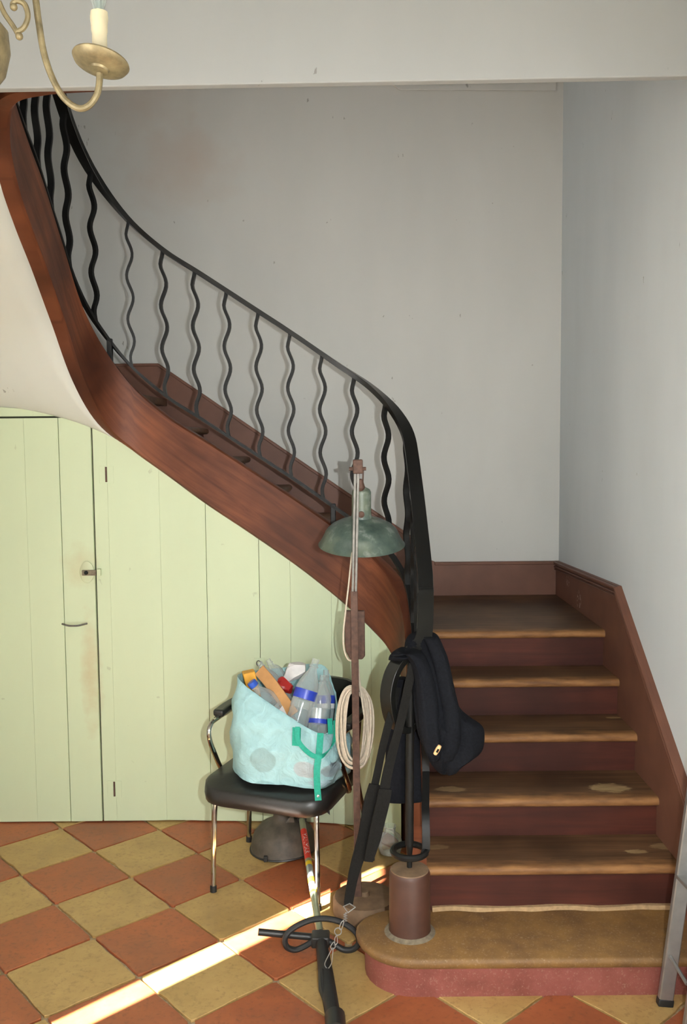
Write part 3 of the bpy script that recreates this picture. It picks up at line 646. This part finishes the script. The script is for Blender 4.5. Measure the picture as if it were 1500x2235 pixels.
# ---------------------------------------------------------------- bottles and rubbish in the bag
def bottle(label, base, top, r, lab=None, cap=None, ribs=True, squash=1.0):
    """a plastic drink bottle lying along base -> top"""
    base, top = V(base), V(top); d = top - base; L = d.length
    T = Matrix.Translation(base) @ d.to_track_quat('Z', 'Y').to_matrix().to_4x4() @ Matrix.Diagonal((1, squash, 1, 1))
    root = thing('plastic_bottle', label, 'bottle', tuple(base), 'empty plastic bottles in the aqua bag')
    pr = [(.3*r, .004), (.85*r, 0), (r, .012)]
    n = 22
    for k in range(n):
        t = .03 + .60*k/(n-1); rr = r*(1 - (.055*(k % 2) if ribs and not (lab and lab[0]-.03 < t < lab[1]+.03) else 0)); pr.append((rr, L*t))
    for t, f in ((.68, .97), (.74, .86), (.80, .66), (.86, .42), (.89, .33), (.905, .33), (.91, .41), (.925, .41), (.93, .31), (1.0, .31)): pr.append((r*f, L*t))
    m = MB(); m.lathe(pr, 20, T, caps=False); m.face(range(20)); build('bottle_body', m, MT['pet'], root, angle=50)
    if lab:
        for (t0, t1, mat) in lab[2]:
            m = MB(); m.lathe([(r*1.012, L*t0), (r*1.02, L*(t0+t1)/2), (r*1.012, L*t1)], 20, T, caps=False); build('label', m, MT[mat], root, angle=60)
    if cap:
        m = MB(); m.lathe([(r*.40, L*.935), (r*.42, L*.94), (r*.42, L*1.01), (r*.36, L*1.02), (.0005, L*1.02)], 16, T); build('cap', m, MT[cap], root)
    return root
bottle('tallest clear bottle standing up with broad blue label and open neck', at(630, 1640, 3.52), at(690, 1438, 3.63), .047, (.58, .78, [(.56, .66, 'blue'), (.46, .54, 'pet')]))
bottle('clear bottle with blue screw cap and white label leaning left over the rim', at(640, 1600, 3.62), at(550, 1490, 3.60), .046, (.25, .55, [(.14, .46, 'white'), (.50, .55, 'silver')]), 'cap', False)
bottle('crumpled clear bottle with silver and blue label at the right of the bag', at(690, 1636, 3.52), at(706, 1474, 3.63), .043, (.3, .6, [(.40, .54, 'silver'), (.34, .40, 'blue')]))
bottle('clear bottle with dark blue band tucked behind the tallest bottle', at(712, 1640, 3.60), at(712, 1462, 3.70), .036, (.5, .7, [(.58, .68, 'blue'), (.52, .58, 'white')]))
bottle('clear bottle with blue and white label half hidden behind the cardboard', at(640, 1560, 3.72), at(566, 1446, 3.74), .036, (.5, .66, [(.45, .52, 'blue'), (.38, .45, 'white')]))
bottle('clear bottle lying at the back with a slanted blue label edge', at(640, 1530, 3.80), at(585, 1440, 3.80), .034, (.4, .5, [(.42, .47, 'blue'), (.36, .42, 'white')]))
m = MB(); m.ribbon(catmull([at(566, 1462, 3.66), at(590, 1490, 3.63), at(612, 1520, 3.60), at(640, 1560, 3.58)], 4), [.05]*13, .006, V((1, -.2, .75))); tag(build('cardboard_strip', m, MT['card'], smooth=False), 'folded strip of brown cardboard sticking out of the bag', 'cardboard')
def crumple(name, cpx, size, mat, label, cat, seed, Y, rot=0.0):
    RT = Matrix.Rotation(rot, 3, 'Y')
    rnd = random.Random(seed); m = MB(); bmx = bmesh.new(); bmesh.ops.create_icosphere(bmx, subdivisions=3, radius=1)
    c = at(*cpx, Y)
    ks = [(V((rnd.uniform(-1, 1), rnd.uniform(-1, 1), rnd.uniform(-1, 1))).normalized(), rnd.uniform(.38, .8)) for _ in range(26)]
    for v in bmx.verts:
        p = v.co.copy()
        for d, h in ks:
            if p.dot(d) > h: p -= d*(p.dot(d)-h)
        v.co = p
    m.v = [c + RT @ V((v.co.x*size[0], v.co.y*size[1], v.co.z*size[2])) for v in bmx.verts]; m.f = [tuple(v.index for v in f.verts) for f in bmx.faces]; bmx.free()
    return tag(build(name, m, mat, angle=14), label, cat)
crumple('crumpled_paper', (645, 1464), (.095, .05, .066), MT['white'], 'crumpled white paper sack poking out of the bag top', 'paper', 21, 3.74, -.5)
crumple('red_packet', (626, 1500), (.052, .035, .050), MT['wine'], 'crushed dark red packet between the bottles', 'packet', 5, 3.66)
m = MB(); c = at(549, 1494, 3.68); m.obox(c, (.024, .006, .004), (-.006, .026, 0), (-.012, 0, .055)); tag(build('juice_carton', m, MT['orange'], smooth=False, bevel=.004), 'small orange carton at the left inside the bag', 'carton')
# ---------------------------------------------------------------- industrial lamp on its iron pole
YP = 3.36
lb_ = V((.058, YP, 0)); lampo = thing('work_lamp', 'old green enamel lamp on a tall rusty iron pole with counterweight', 'lamp', tuple(lb_))
m = MB(); m.lathe([(.118, 0), (.122, .01), (.122, .055), (.114, .066), (.02, .07), (.016, .085), (.0005, .085)], 32, Matrix.Translation(lb_ + V((.01, .01, 0)))); build('base', m, MT['dusty'], lampo, angle=50)
pt = at(779, 1022, YP); pmid = at(773, 1290, YP); pb = V((lb_.x-.015, YP, .07)); pj = pb.lerp(pmid, .92)
m = MB(); m.ribbon([pb, pmid], .0265, .016, V((1, 0, 0))); build('pole', m, MT['rust'], lampo, bevel=.002)
m = MB()
for dx in (-.0058, .0058): m.ribbon([pmid + V((dx, -.001, -.03)), pt + V((dx, 0, 0))], .010, .012, V((1, 0, 0)))
build('upper_rods', m, MT['steel'], lampo, bevel=.002)
m = MB(); m.obox(pt + V((.004, .008, .006)), (.018, 0, 0), (0, .02, 0), (0, 0, .026)); hd = build('pole_head', m, MT['rust'], lampo, bevel=.004)
m = MB(); m.tube([pt + V((-.028, .0, -.002)), pt + V((.034, .0, -.002))], .007, 6); build('bolt', m, MT['rust'], hd)
YS = 3.545; sc_ = at(790, 1186, YS)
m = MB(); m.tube([pt + V((.006, .02, 0)), V((sc_.x, YS-.02, pt.z-.002)), V((sc_.x, YS, pt.z-.012))], .007, 8); m.tube([V((sc_.x-.010, YS, pt.z-.01)), V((sc_.x-.010, YS, pt.z-.09))], .0028, 6); m.tube([V((sc_.x+.008, YS, pt.z-.01)), V((sc_.x+.004, YS, pt.z-.09))], .0028, 6); build('hanger', m, MT['rust'], lampo)
zr = at(790, 1190, YS).z
prof = [(.001, zr+.232), (.012, zr+.23), (.02, zr+.224), (.033, zr+.216), (.037, zr+.207), (.038, zr+.118), (.042, zr+.106), (.055, zr+.099), (.09, zr+.088), (.12, zr+.072), (.137, zr+.055), (.143, zr+.046), (.146, zr+.038), (.156, zr+.018), (.167, zr), (.171, zr-.004), (.167, zr-.006), (.14, zr+.042), (.10, zr+.076), (.04, zr+.095), (.001, zr+.097)]
TL = Matrix.Translation((sc_.x, YS, zr+.22)) @ Matrix.Rotation(math.radians(10.5), 4, 'X') @ Matrix.Translation((-sc_.x, -YS, -zr-.22))
m = MB(); m.lathe(prof, 48, TL @ Matrix.Translation((sc_.x, YS, 0)), caps=False); sh = build('lamp_shade', m, MT['enamel'], lampo, angle=24)
m = MB(); m.lathe([(.0125, 0), (.0125, .006), (.007, .009), (.0005, .009)], 14, TL @ Matrix.Translation((sc_.x-.002, YS-.040, zr+.128)) @ Matrix.Rotation(PI/2, 4, 'X')); build('screw_cap', m, MT['rust'], sh)
m = MB(); m.lathe([(.0005, .002), (.01, .0), (.018, .018), (.008, .05), (.0005, .052)], 12, TL @ Matrix.Translation((sc_.x-.004, YS-.018, zr+.212))); build('rusty_cone', m, MT['rust'], sh)
m = MB(); a0, a1 = at(752, 1332, YP+.025), at(797, 1438, YP+.025)
m.prism([(a0.x, YP+.014, a0.z), (a1.x, YP+.014, a0.z-.002), (a1.x, YP+.014, a1.z+.012), (a1.x-.01, YP+.014, a1.z), (a0.x+.02, YP+.014, a1.z), (a0.x+.004, YP+.014, a1.z+.03), (a0.x, YP+.014, a1.z+.06)], (0, .022, 0)); build('counterweight', m, MT['rust'], lampo, bevel=.004)
m = MB(); m.tube(catmull([V((sc_.x-.03, YS-.02, zr+.02)), at(768, 1212, YP+.06), at(762, 1270, YP+.01), at(755, 1330, YP), at(750, 1380, YP), at(751, 1415, YP), at(759, 1438, YP+.005), at(770, 1442, YP+.012)], 6), .0032, 6); build('cable', m, MT['cord'], lampo)
# coil of cord on the pole
cc = at(775, 1585, YP+.022); rc = thing('cord_coil', 'long oval coil of beige electric cord hanging on the lamp pole', 'cord', tuple(cc - V((0, 0, .165))))
rnd = random.Random(11)
for k in range(8):
    u = k/7; hx = .036 + .032*u; hz = .132 + .028*u; ph = rnd.uniform(-.004, .004); dy = .004 + (k % 3)*.007; pts = []
    for j in range(40):
        a = 2*PI*j/40; ca, sa = math.cos(a), math.sin(a)
        pts.append(cc + V((hx*abs(ca)**.75*(1 if ca > 0 else -1) + ph + .003*math.sin(3*a+k), dy + .002*math.sin(2*a+k) + .003, hz*abs(sa)**.85*(1 if sa > 0 else -1) - .006*u + .003*math.cos(2*a + k))))
    m = MB(); m.tube(pts, .0043, 6, closed=True); build('cord_loop', m, MT['cord'], rc)
m = MB(); m.tube(catmull([at(781, 1440, YP+.02), at(783, 1470, YP+.012), at(788, 1510, YP+.008), at(795, 1560, YP+.006)], 5), .0038, 6); build('cord_tail', m, MT['cord'], rc)
# ---------------------------------------------------------------- harness straps
har = thing('harness', 'black webbing harness hanging from the railing end with wire clip at its foot', 'harness', tuple(at(763, 1985, 2.93)))
def web(pts, Ys, wd_, name='strap', th=.0035, wdir=(1, .25, .15)):
    P = [at(px, py, y) for (px, py), y in zip(pts, Ys)]; q = catmull([tuple(p) for p in P], 6); n = len(q); ws = wd_ if not isinstance(wd_, list) else [lerp(wd_[min(int(i/6), len(wd_)-1)], wd_[min(int(i/6)+1, len(wd_)-1)], (i % 6)/6) for i in range(n)]
    m = MB(); m.ribbon(q, ws, th, V(wdir)); return build(name, m, MT['strap'], har, angle=60)
web([(903, 1448), (899, 1462), (877, 1565), (860, 1629), (846, 1687), (838, 1730), (826, 1790)], [2.96, 2.94, 2.93, 2.925, 2.92, 2.918, 2.916], [.027, .028, .029, .031, .033, .034, .034])
web([(866, 1500), (858, 1545), (851, 1570), (836, 1629), (824, 1687), (816, 1726), (806, 1790)], [2.99, 2.955, 2.945, 2.94, 2.938, 2.936, 2.934], .0255)
web([(841, 1722), (836, 1750), (824, 1800), (817, 1832), (804, 1880)], [2.912, 2.91, 2.91, 2.91, 2.912], [.044, .046, .045, .043, .030], 'shoulder_pad', .007)
web([(818, 1712), (808, 1751), (796, 1820), (781, 1876), (770, 1918), (762, 1962), (761, 1974)], [2.932]*7, [.036, .043, .043, .041, .034, .031, .029], 'shoulder_pad', .007)
E1 = [(750, 1978), (760, 1992), (776, 1980), (763, 1972)]
m = MB(); m.tube([at(x, y, 2.925) for x, y in E1], .0022, 6, closed=True); clip = build('clip', m, MT['alu'], har)
m = MB()
m.tube([at(754+4*math.sin(k*1.3), 1992 + k*1.1, 2.925 + .004*math.cos(k*1.3)) for k in range(18)], .0016, 5)
m.tube([at(738 + 7.5*math.cos(a), 2033 + 8*math.sin(a), 2.915) for a in [2*PI*k/16 for k in range(16)]], .0018, 6, closed=True)
for p in ([(751, 2010), (745, 2014), (741, 2026), (746, 2028)], [(735, 2042), (731, 2050), (732, 2062), (737, 2056)], [(729, 2056), (722, 2066), (726, 2072), (732, 2066)], [(727, 2068), (718, 2084), (709, 2104), (716, 2114), (724, 2102), (726, 2084)]):
    m.tube(catmull([at(x, y, 2.915 - .01*(y-2010)/90) for x, y in p], 5, True), .0016, 6, closed=True)
build('wire_chain', m, MT['alu'], har)
# ---------------------------------------------------------------- jacket over the railing end
def slices(rows, Y0, depth, nseg=28, folds=5, amp=.10, seed=0, sub=5):
    q = catmull(rows, sub); rings = []
    for i, (y, xa, xb, dd, yy) in enumerate(q):
        a, b = at(xa, y, Y0+yy), at(xb, y, Y0+yy); c = (a+b)/2; hw = (b-a).length/2; ring = []
        for k in range(nseg):
            t = 2*PI*k/nseg; f = 1 + amp*math.sin(folds*t + seed + i*.10) + amp*.5*math.sin((folds*2+1)*t - i*.15 + seed)
            fx = 1 - .5*amp*abs(math.sin(folds*t*.5 + i*.3))*abs(math.sin(t))
            ring.append(c + V((hw*math.cos(t)*fx, dd*math.sin(t)*f, 0)))
        rings.append(ring)
    mb = MB(); mb.loft(rings); return mb
jk = thing('jacket', 'dark navy fleece jacket with wooden toggle draped over the end of the handrail', 'jacket', tuple(at(930, 1690, 3.0)))
build('jacket_body', slices([(1380, 905, 945, .025, .10), (1386, 893, 955, .04, .09), (1402, 884, 964, .055, .07), (1430, 884, 975, .065, .03), (1470, 893, 984, .066, .0), (1510, 899, 992, .066, -.02), (1545, 903, 1004, .068, -.03), (1568, 906, 1030, .07, -.035), (1584, 909, 1052, .07, -.04), (1605, 914, 1058, .072, -.04), (1640, 928, 1052, .07, -.04), (1662, 938, 1020, .062, -.04), (1680, 952, 1000, .045, -.04), (1687, 966, 985, .02, -.04)], 2.99, 1, 36, 5, .16, 1.2), MT['fleece'], jk, angle=70)
build('jacket_hood', slices([(1430, 852, 870, .02, .0), (1424, 858, 890, .04, -.01), (1420, 872, 912, .055, -.01), (1432, 888, 930, .06, -.02), (1470, 903, 945, .05, -.055), (1530, 908, 958, .045, -.07), (1590, 915, 962, .04, -.085), (1640, 928, 966, .03, -.09), (1660, 938, 958, .012, -.09)], 2.985, 1, 24, 3, .12, .4), MT['fleece'], jk, angle=70)
build('jacket_lapel', slices([(1440, 848, 900, .02, .0), (1432, 850, 905, .045, .0), (1428, 856, 915, .05, .0), (1424, 870, 920, .03, .0)], 2.99, 1, 20, 3, .1, .1), MT['fleece'], jk, angle=70)
build('jacket_fold', slices([(1392, 925, 955, .02, -.0), (1430, 940, 976, .03, -.03), (1500, 955, 992, .03, -.065), (1560, 965, 1005, .03, -.08), (1620, 962, 1006, .025, -.095), (1660, 955, 990, .012, -.09)], 2.985, 1, 18, 2, .12, 2.0), MT['fleece'], jk, angle=70)
build('jacket_tail', slices([(1480, 852, 905, .02, .06), (1560, 846, 915, .022, .07), (1640, 842, 918, .024, .07), (1700, 840, 920, .022, .07), (1746, 838, 921, .018, .07), (1749, 840, 919, .006, .07)], 2.99, 1, 26, 4, .15, .8), MT['fleece'], jk, angle=70)
c = at(955, 1637, 2.862); ax = (at(961, 1627, 2.862) - at(949, 1648, 2.862)); L = ax.length
T = Matrix.Translation(c) @ ax.to_track_quat('Z', 'Y').to_matrix().to_4x4()
m = MB(); m.lathe([(.003, -L/2), (.0062, -L/2+.002), (.0075, -L*.1), (.0075, L*.1), (.0062, L/2-.002), (.003, L/2)], 14, T); tg = build('toggle', m, MT['wood_toggle'], jk)
m = MB(); m.obox(c - V((0, .0072, 0)), ax*.17, V((.0, .0012, 0)), V((ax.z, 0, -ax.x)).normalized()*.0032); build('toggle_cord', m, MT['strap'], tg)
# ---------------------------------------------------------------- brush cutter on the floor
A_ = at(657, 1776, 3.93); Bp = at(700, 2046, 3.12); Cp = at(712, 2130, 2.90); Dp = at(731, 2240, 2.66)
bc = thing('brush_cutter', 'brush cutter lying on the tiles with pale green shaft and black loop handle', 'garden tool', (Bp.x, Bp.y, 0))
for nm, p in (('A', A_), ('B', Bp), ('C', Cp), ('D', Dp)): print('brush', nm, tuple(round(x, 3) for x in p))
m = MB(); m.tube([A_, Bp], .0135, 14); shaft = build('shaft', m, MT['shaft'], bc)
def on(py):  # point of the shaft axis seen at image row py
    lo, hi = 0.0, 1.0
    for _ in range(40):
        t = (lo+hi)/2; p = A_.lerp(Bp, t); d = p - CAM; y = 1117.5 - FPX*d.dot(UP)/d.dot(FWD)
        if y < py: lo = t
        else: hi = t
    return t
def sleeve(y0, y1, mat, r=.0139, name='sticker', arc=None):
    a, b = A_.lerp(Bp, on(y0)), A_.lerp(Bp, on(y1)); m = MB(); m.tube([a, b], r, 16, caps=False); return build(name, m, MT[mat], shaft)
sleeve(1814, 1878, 'red', .0139); sleeve(1884, 1952, 'yellow', .0139); sleeve(1892, 1918, 'silver', .01405); sleeve(1930, 1946, 'silver', .01405)
ax = (Bp - A_).normalized(); pos = A_.lerp(Bp, on(1846))
cu = bpy.data.curves.new('maker_lettering', 'FONT'); cu.body = 'YANMAR'; cu.size = .026; cu.align_x = 'CENTER'; cu.align_y = 'CENTER'; cu.extrude = .0002
tmp = bpy.data.objects.new('tmp', cu); COL.objects.link(tmp); bpy.context.view_layer.update()
dg = bpy.context.evaluated_depsgraph_get(); tme = bpy.data.meshes.new_from_object(tmp.evaluated_get(dg)); bpy.data.objects.remove(tmp)
vw = (CAM - pos); vw = (vw - ax*vw.dot(ax)).normalized(); yv = vw.cross(ax).normalized()
LT = MB(); wx = [v.co.x for v in tme.vertices]; span = (A_.lerp(Bp, on(1868)) - A_.lerp(Bp, on(1824))).length / (max(wx)-min(wx))
for v in tme.vertices:
    ang = v.co.y / .0140; LT.v.append(pos + ax*v.co.x*span + (vw*math.cos(ang) + yv*math.sin(ang))*(.0142 + v.co.z*.5))
LT.f = [tuple(p.vertices) for p in tme.polygons]; LT.mi = [0]*len(LT.f)
build('lettering', LT, MT['white'], shaft, smooth=False)
gc = V((-.275, 3.925, 0)); T = Matrix.Translation(gc + V((0, 0, .002))) @ Matrix.Rotation(math.radians(-3), 4, 'Y')
m = MB(); m.lathe([(.148, .006), (.150, .010), (.146, .016), (.142, .045), (.128, .082), (.100, .112), (.062, .13), (.04, .145), (.034, .175), (.028, .178), (.03, .14), (.06, .122), (.10, .10), (.13, .06), (.14, .012)], 36, T, caps=False); gd = build('guard', m, MT['guard'], bc, angle=45)
m = MB(); m.tube([T @ V((.149*math.cos(a), .149*math.sin(a), .010)) for a in [2*PI*k/36 for k in range(36)]], .004, 6, closed=True); build('guard_rim', m, MT['plastic'], gd)
m = MB(); m.prism([T @ V((.01, -.055, .128)), T @ V((.045, -.03, .165)), T @ V((.05, -.035, .125)), T @ V((.01, -.098, .103))], (.006, 0, 0)); build('guard_rib', m, MT['guard'], gd, smooth=False)
m = MB(); m.obox(T @ V((-.07, -.137, .02)), (.008, 0, 0), (0, .008, 0), (0, 0, .012)); build('guard_lug', m, MT['plastic'], gd, bevel=.002)
hd_ = V((gc.x+.02, gc.y+.03, 0)); m = MB(); m.tube([A_ + (A_-Bp).normalized()*.05, A_.lerp(Bp, .06)], .021, 14); build('gear_head', m, MT['plastic'], bc)
hY = 3.07
LP = [(690, 2052), (664, 2066), (644, 2073), (626, 2066), (623, 2046), (640, 2026), (676, 2009), (712, 2005), (748, 2014), (776, 2034), (784, 2056), (772, 2071), (752, 2073), (734, 2064), (716, 2054)]
m = MB(); m.tube(catmull([at(x, y, hY + .03*math.cos((x-700)/60)) for x, y in LP], 5, True), .0105, 10, closed=True); build('loop_handle', m, MT['rubber'], bc)
m = MB(); q0, q1 = at(564, 2034, 3.10), at(692, 2046, 3.12); m.tube([q0, q1], .0125, 12); build('barrier_bar', m, MT['plastic'], bc)
m = MB(); m.obox(Bp + V((0, -.01, .0)), (.032, 0, 0), (0, .03, 0), (0, 0, .02)); build('handle_clamp', m, MT['plastic'], bc, bevel=.006)
m = MB(); m.tube([Bp + V((0, .02, 0)), Bp.lerp(Cp, .3), Cp, Dp], [.02, .021, .026, .024], 14); grip = build('throttle_grip', m, MT['rubber'], bc)
up_ = V((0, -.25, .97))
def chip(px, py, Y, wx, wy, mat, nm):
    c = at(px, py, Y); m = MB(); m.obox(c, (wx, 0, 0), V((-.08, .97, .0)).normalized()*wy, V((0, 0, .008))); return build(nm, m, MT[mat], grip, bevel=.002)
chip(707, 2131, 2.885, .0055, .016, 'red', 'stop_switch'); chip(721, 2137, 2.87, .0035, .010, 'red', 'choke_tab'); chip(721, 2167, 2.80, .0028, .014, 'red', 'choke_tab'); chip(714, 2150, 2.84, .013, .012, 'plastic', 'switch_housing')
m = MB(); m.tube([at(702, 2120, 2.90), at(705, 2160, 2.82), at(711, 2182, 2.78)], [.012, .014, .010], 10); build('trigger', m, MT['plastic'], grip)
m = MB(); m.tube([Dp + V((0, .05, 0)), Dp + V((.004, -.03, 0))], .032, 16); build('end_collar', m, MT['plastic'], bc)
# ---------------------------------------------------------------- glass jug
jp = V((.19, 3.87, 0)); m = MB()
def ribbed(prof, n=40, rib=.02):
    rings = []
    for r, z in prof: rings.append([jp + V(((r*(1+rib*(1 if k % 2 else -1)*(1 if r > .03 else 0)))*math.cos(2*PI*k/n), (r*(1+rib*(1 if k % 2 else -1)*(1 if r > .03 else 0)))*math.sin(2*PI*k/n), z)) for k in range(n)])
    return rings
m.loft(ribbed([(.03, .001), (.045, .006), (.051, .03), (.052, .055), (.046, .078), (.03, .092), (.024, .10), (.026, .118), (.028, .126)]), caps=False); m.face(range(40))
jg = tag(build('glass_jug', m, MT['glass'], angle=60), 'small ribbed clear glass jug on the floor behind the straps', 'jug')
# ---------------------------------------------------------------- folding ladder at the right edge
ld = thing('step_ladder', 'grey aluminium folding ladder standing at the right edge before the steps', 'ladder', (1.05, 2.72, 0))
def rail_(p0, p1, wx, wy, name, par):
    p0, p1 = V(p0), V(p1); m = MB(); m.ribbon([p0, p1], wx, wy, V((1, 0, 0))); return build(name, m, MT['alu'], par, bevel=.004)
f0 = atz(1452, 2186, .012); f1 = atz(1500, 2250, .012) 
t0 = at(1484, 1960, 2.775); dir0 = (t0 - f0).normalized()
for f in (f0, V((f1.x+.0, f1.y - .02, .012))):
    e = f + dir0*1.45; rl_ = rail_(f, e, .046, .022, 'side_rail', ld)
    m = MB(); m.ribbon([f - dir0*.012, f + dir0*.012], .049, .026, V((1, 0, 0))); build('foot', m, MT['rubber'], rl_, bevel=.003)
q = at(1464, 2088, 2.765); m = MB(); m.tube([q, at(1500, 2148, 2.66)], .006, 8); build('brace', m, MT['alu'], ld)
for k in (.42, .72, 1.02):
    a = f0 + dir0*k + V((.0, 0, 0)); b = V((f1.x, f1.y-.02, .012)) + dir0*k; m = MB(); m.ribbon([a, b], .05, .012, V((1, 0, 0))); build('step', m, MT['alu'], ld, bevel=.003)
# ---------------------------------------------------------------- chandelier
YCH = 1.9; cc = at(-38, 100, YCH); ch = thing('chandelier', 'aged brass chandelier with curved arms and electric candles hanging at upper left', 'chandelier', (cc.x, YCH, cc.z-.12))
m = MB(); z0 = cc.z
m.lathe([(.001, z0-.12), (.008, z0-.115), (.006, z0-.10), (.02, z0-.085), (.042, z0-.055), (.053, z0-.01), (.050, z0+.03), (.03, z0+.055), (.016, z0+.065), (.014, z0+.12), (.024, z0+.14), (.014, z0+.16), (.011, z0+.30), (.02, z0+.33), (.006, z0+.35), (.001, z0+.352)], 28, Matrix.Translation((cc.x, YCH, 0))); build('column', m, MT['brass'], ch, angle=60)
m = MB(); m.tube([(cc.x, YCH, z0+.34), (cc.x, YCH, ZC)], .005, 8); m.lathe([(.05, ZC), (.045, ZC-.02), (.01, ZC-.04)], 20, Matrix.Translation((cc.x, YCH, 0))); build('suspension_rod', m, MT['brass'], ch)
AR = [(-20, -60), (40, -70), (72, -25), (84, 45), (95, 112), (112, 165), (138, 212), (170, 236), (195, 230), (212, 205), (217, 178), (217, 160)]
arm = [at(x, y, YCH) - V((cc.x, YCH, 0)) for x, y in AR]; dc = at(219, 140, YCH) - V((cc.x, YCH, 0))
SC = [(-2, 4), (10, 30), (28, 56), (42, 80)]; S2 = [(36, 70), (52, 60), (61, 36), (54, 10), (38, 2), (28, 8), (30, 16)]
for k in range(3):
    Rm = Matrix.Translation((cc.x, YCH, 0)) @ Matrix.Rotation(k*2*PI/3, 4, 'Z')
    m = MB(); m.tube(catmull([Rm @ p for p in arm], 6), .0066, 10); ao = build('arm', m, MT['brass'], ch)
    m = MB(); m.tube(catmull([Rm @ (at(x, y, YCH-.02) - V((cc.x, YCH, 0))) for x, y in SC], 5), [.005]*16, 8); m.tube(catmull([Rm @ (at(x, y, YCH-.02) - V((cc.x, YCH, 0))) for x, y in S2], 5), .0055, 8); m.sphere(Rm @ (at(42, 79, YCH-.02) - V((cc.x, YCH, 0))), .0075); m.sphere(Rm @ (at(30, 15, YCH-.02) - V((cc.x, YCH, 0))), .0075); build('scroll', m, MT['brass'], ao)
    Tp = Rm @ Matrix.Translation(dc) @ Matrix.Rotation(math.radians(10), 4, 'Y') @ Matrix.Rotation(math.radians(-9), 4, 'X')
    m = MB(); m.lathe([(.006, -.016), (.018, -.014), (.02, -.010), (.035, -.008), (.052, -.002), (.057, .006), (.056, .009), (.05, .004), (.03, -.002), (.001, -.002)], 32, Tp); build('drip_pan', m, MT['brass'], ao, angle=50)
    Tc = Rm @ Matrix.Translation(dc + V((0, 0, .0)))
    rg = []; rnd = random.Random(k)
    for i in range(15):
        z = .0 + .100*i/14; rr = .0148 + (.0018*rnd.random() if z > .06 else 0); rg.append([Tc @ V(((rr + (.002*rnd.random() if z > .075 else 0))*math.cos(2*PI*j/18), (rr + (.002*rnd.random() if z > .075 else 0))*math.sin(2*PI*j/18), z)) for j in range(18)])
    m = MB(); m.loft(rg); cn = build('candle_sleeve', m, MT['wax'], ao)
    m = MB(); m.lathe([(.009, .100), (.012, .112), (.019, .132), (.017, .157), (.008, .187), (.001, .202)], 18, Tc, caps=False); bu = build('bulb', m, MT['glass'], ao)
    m = MB(); m.tube([Tc @ V((0, 0, .099)), Tc @ V((0, 0, .137))], .006, 8); build('bulb_stem', m, MT['silver'], bu)
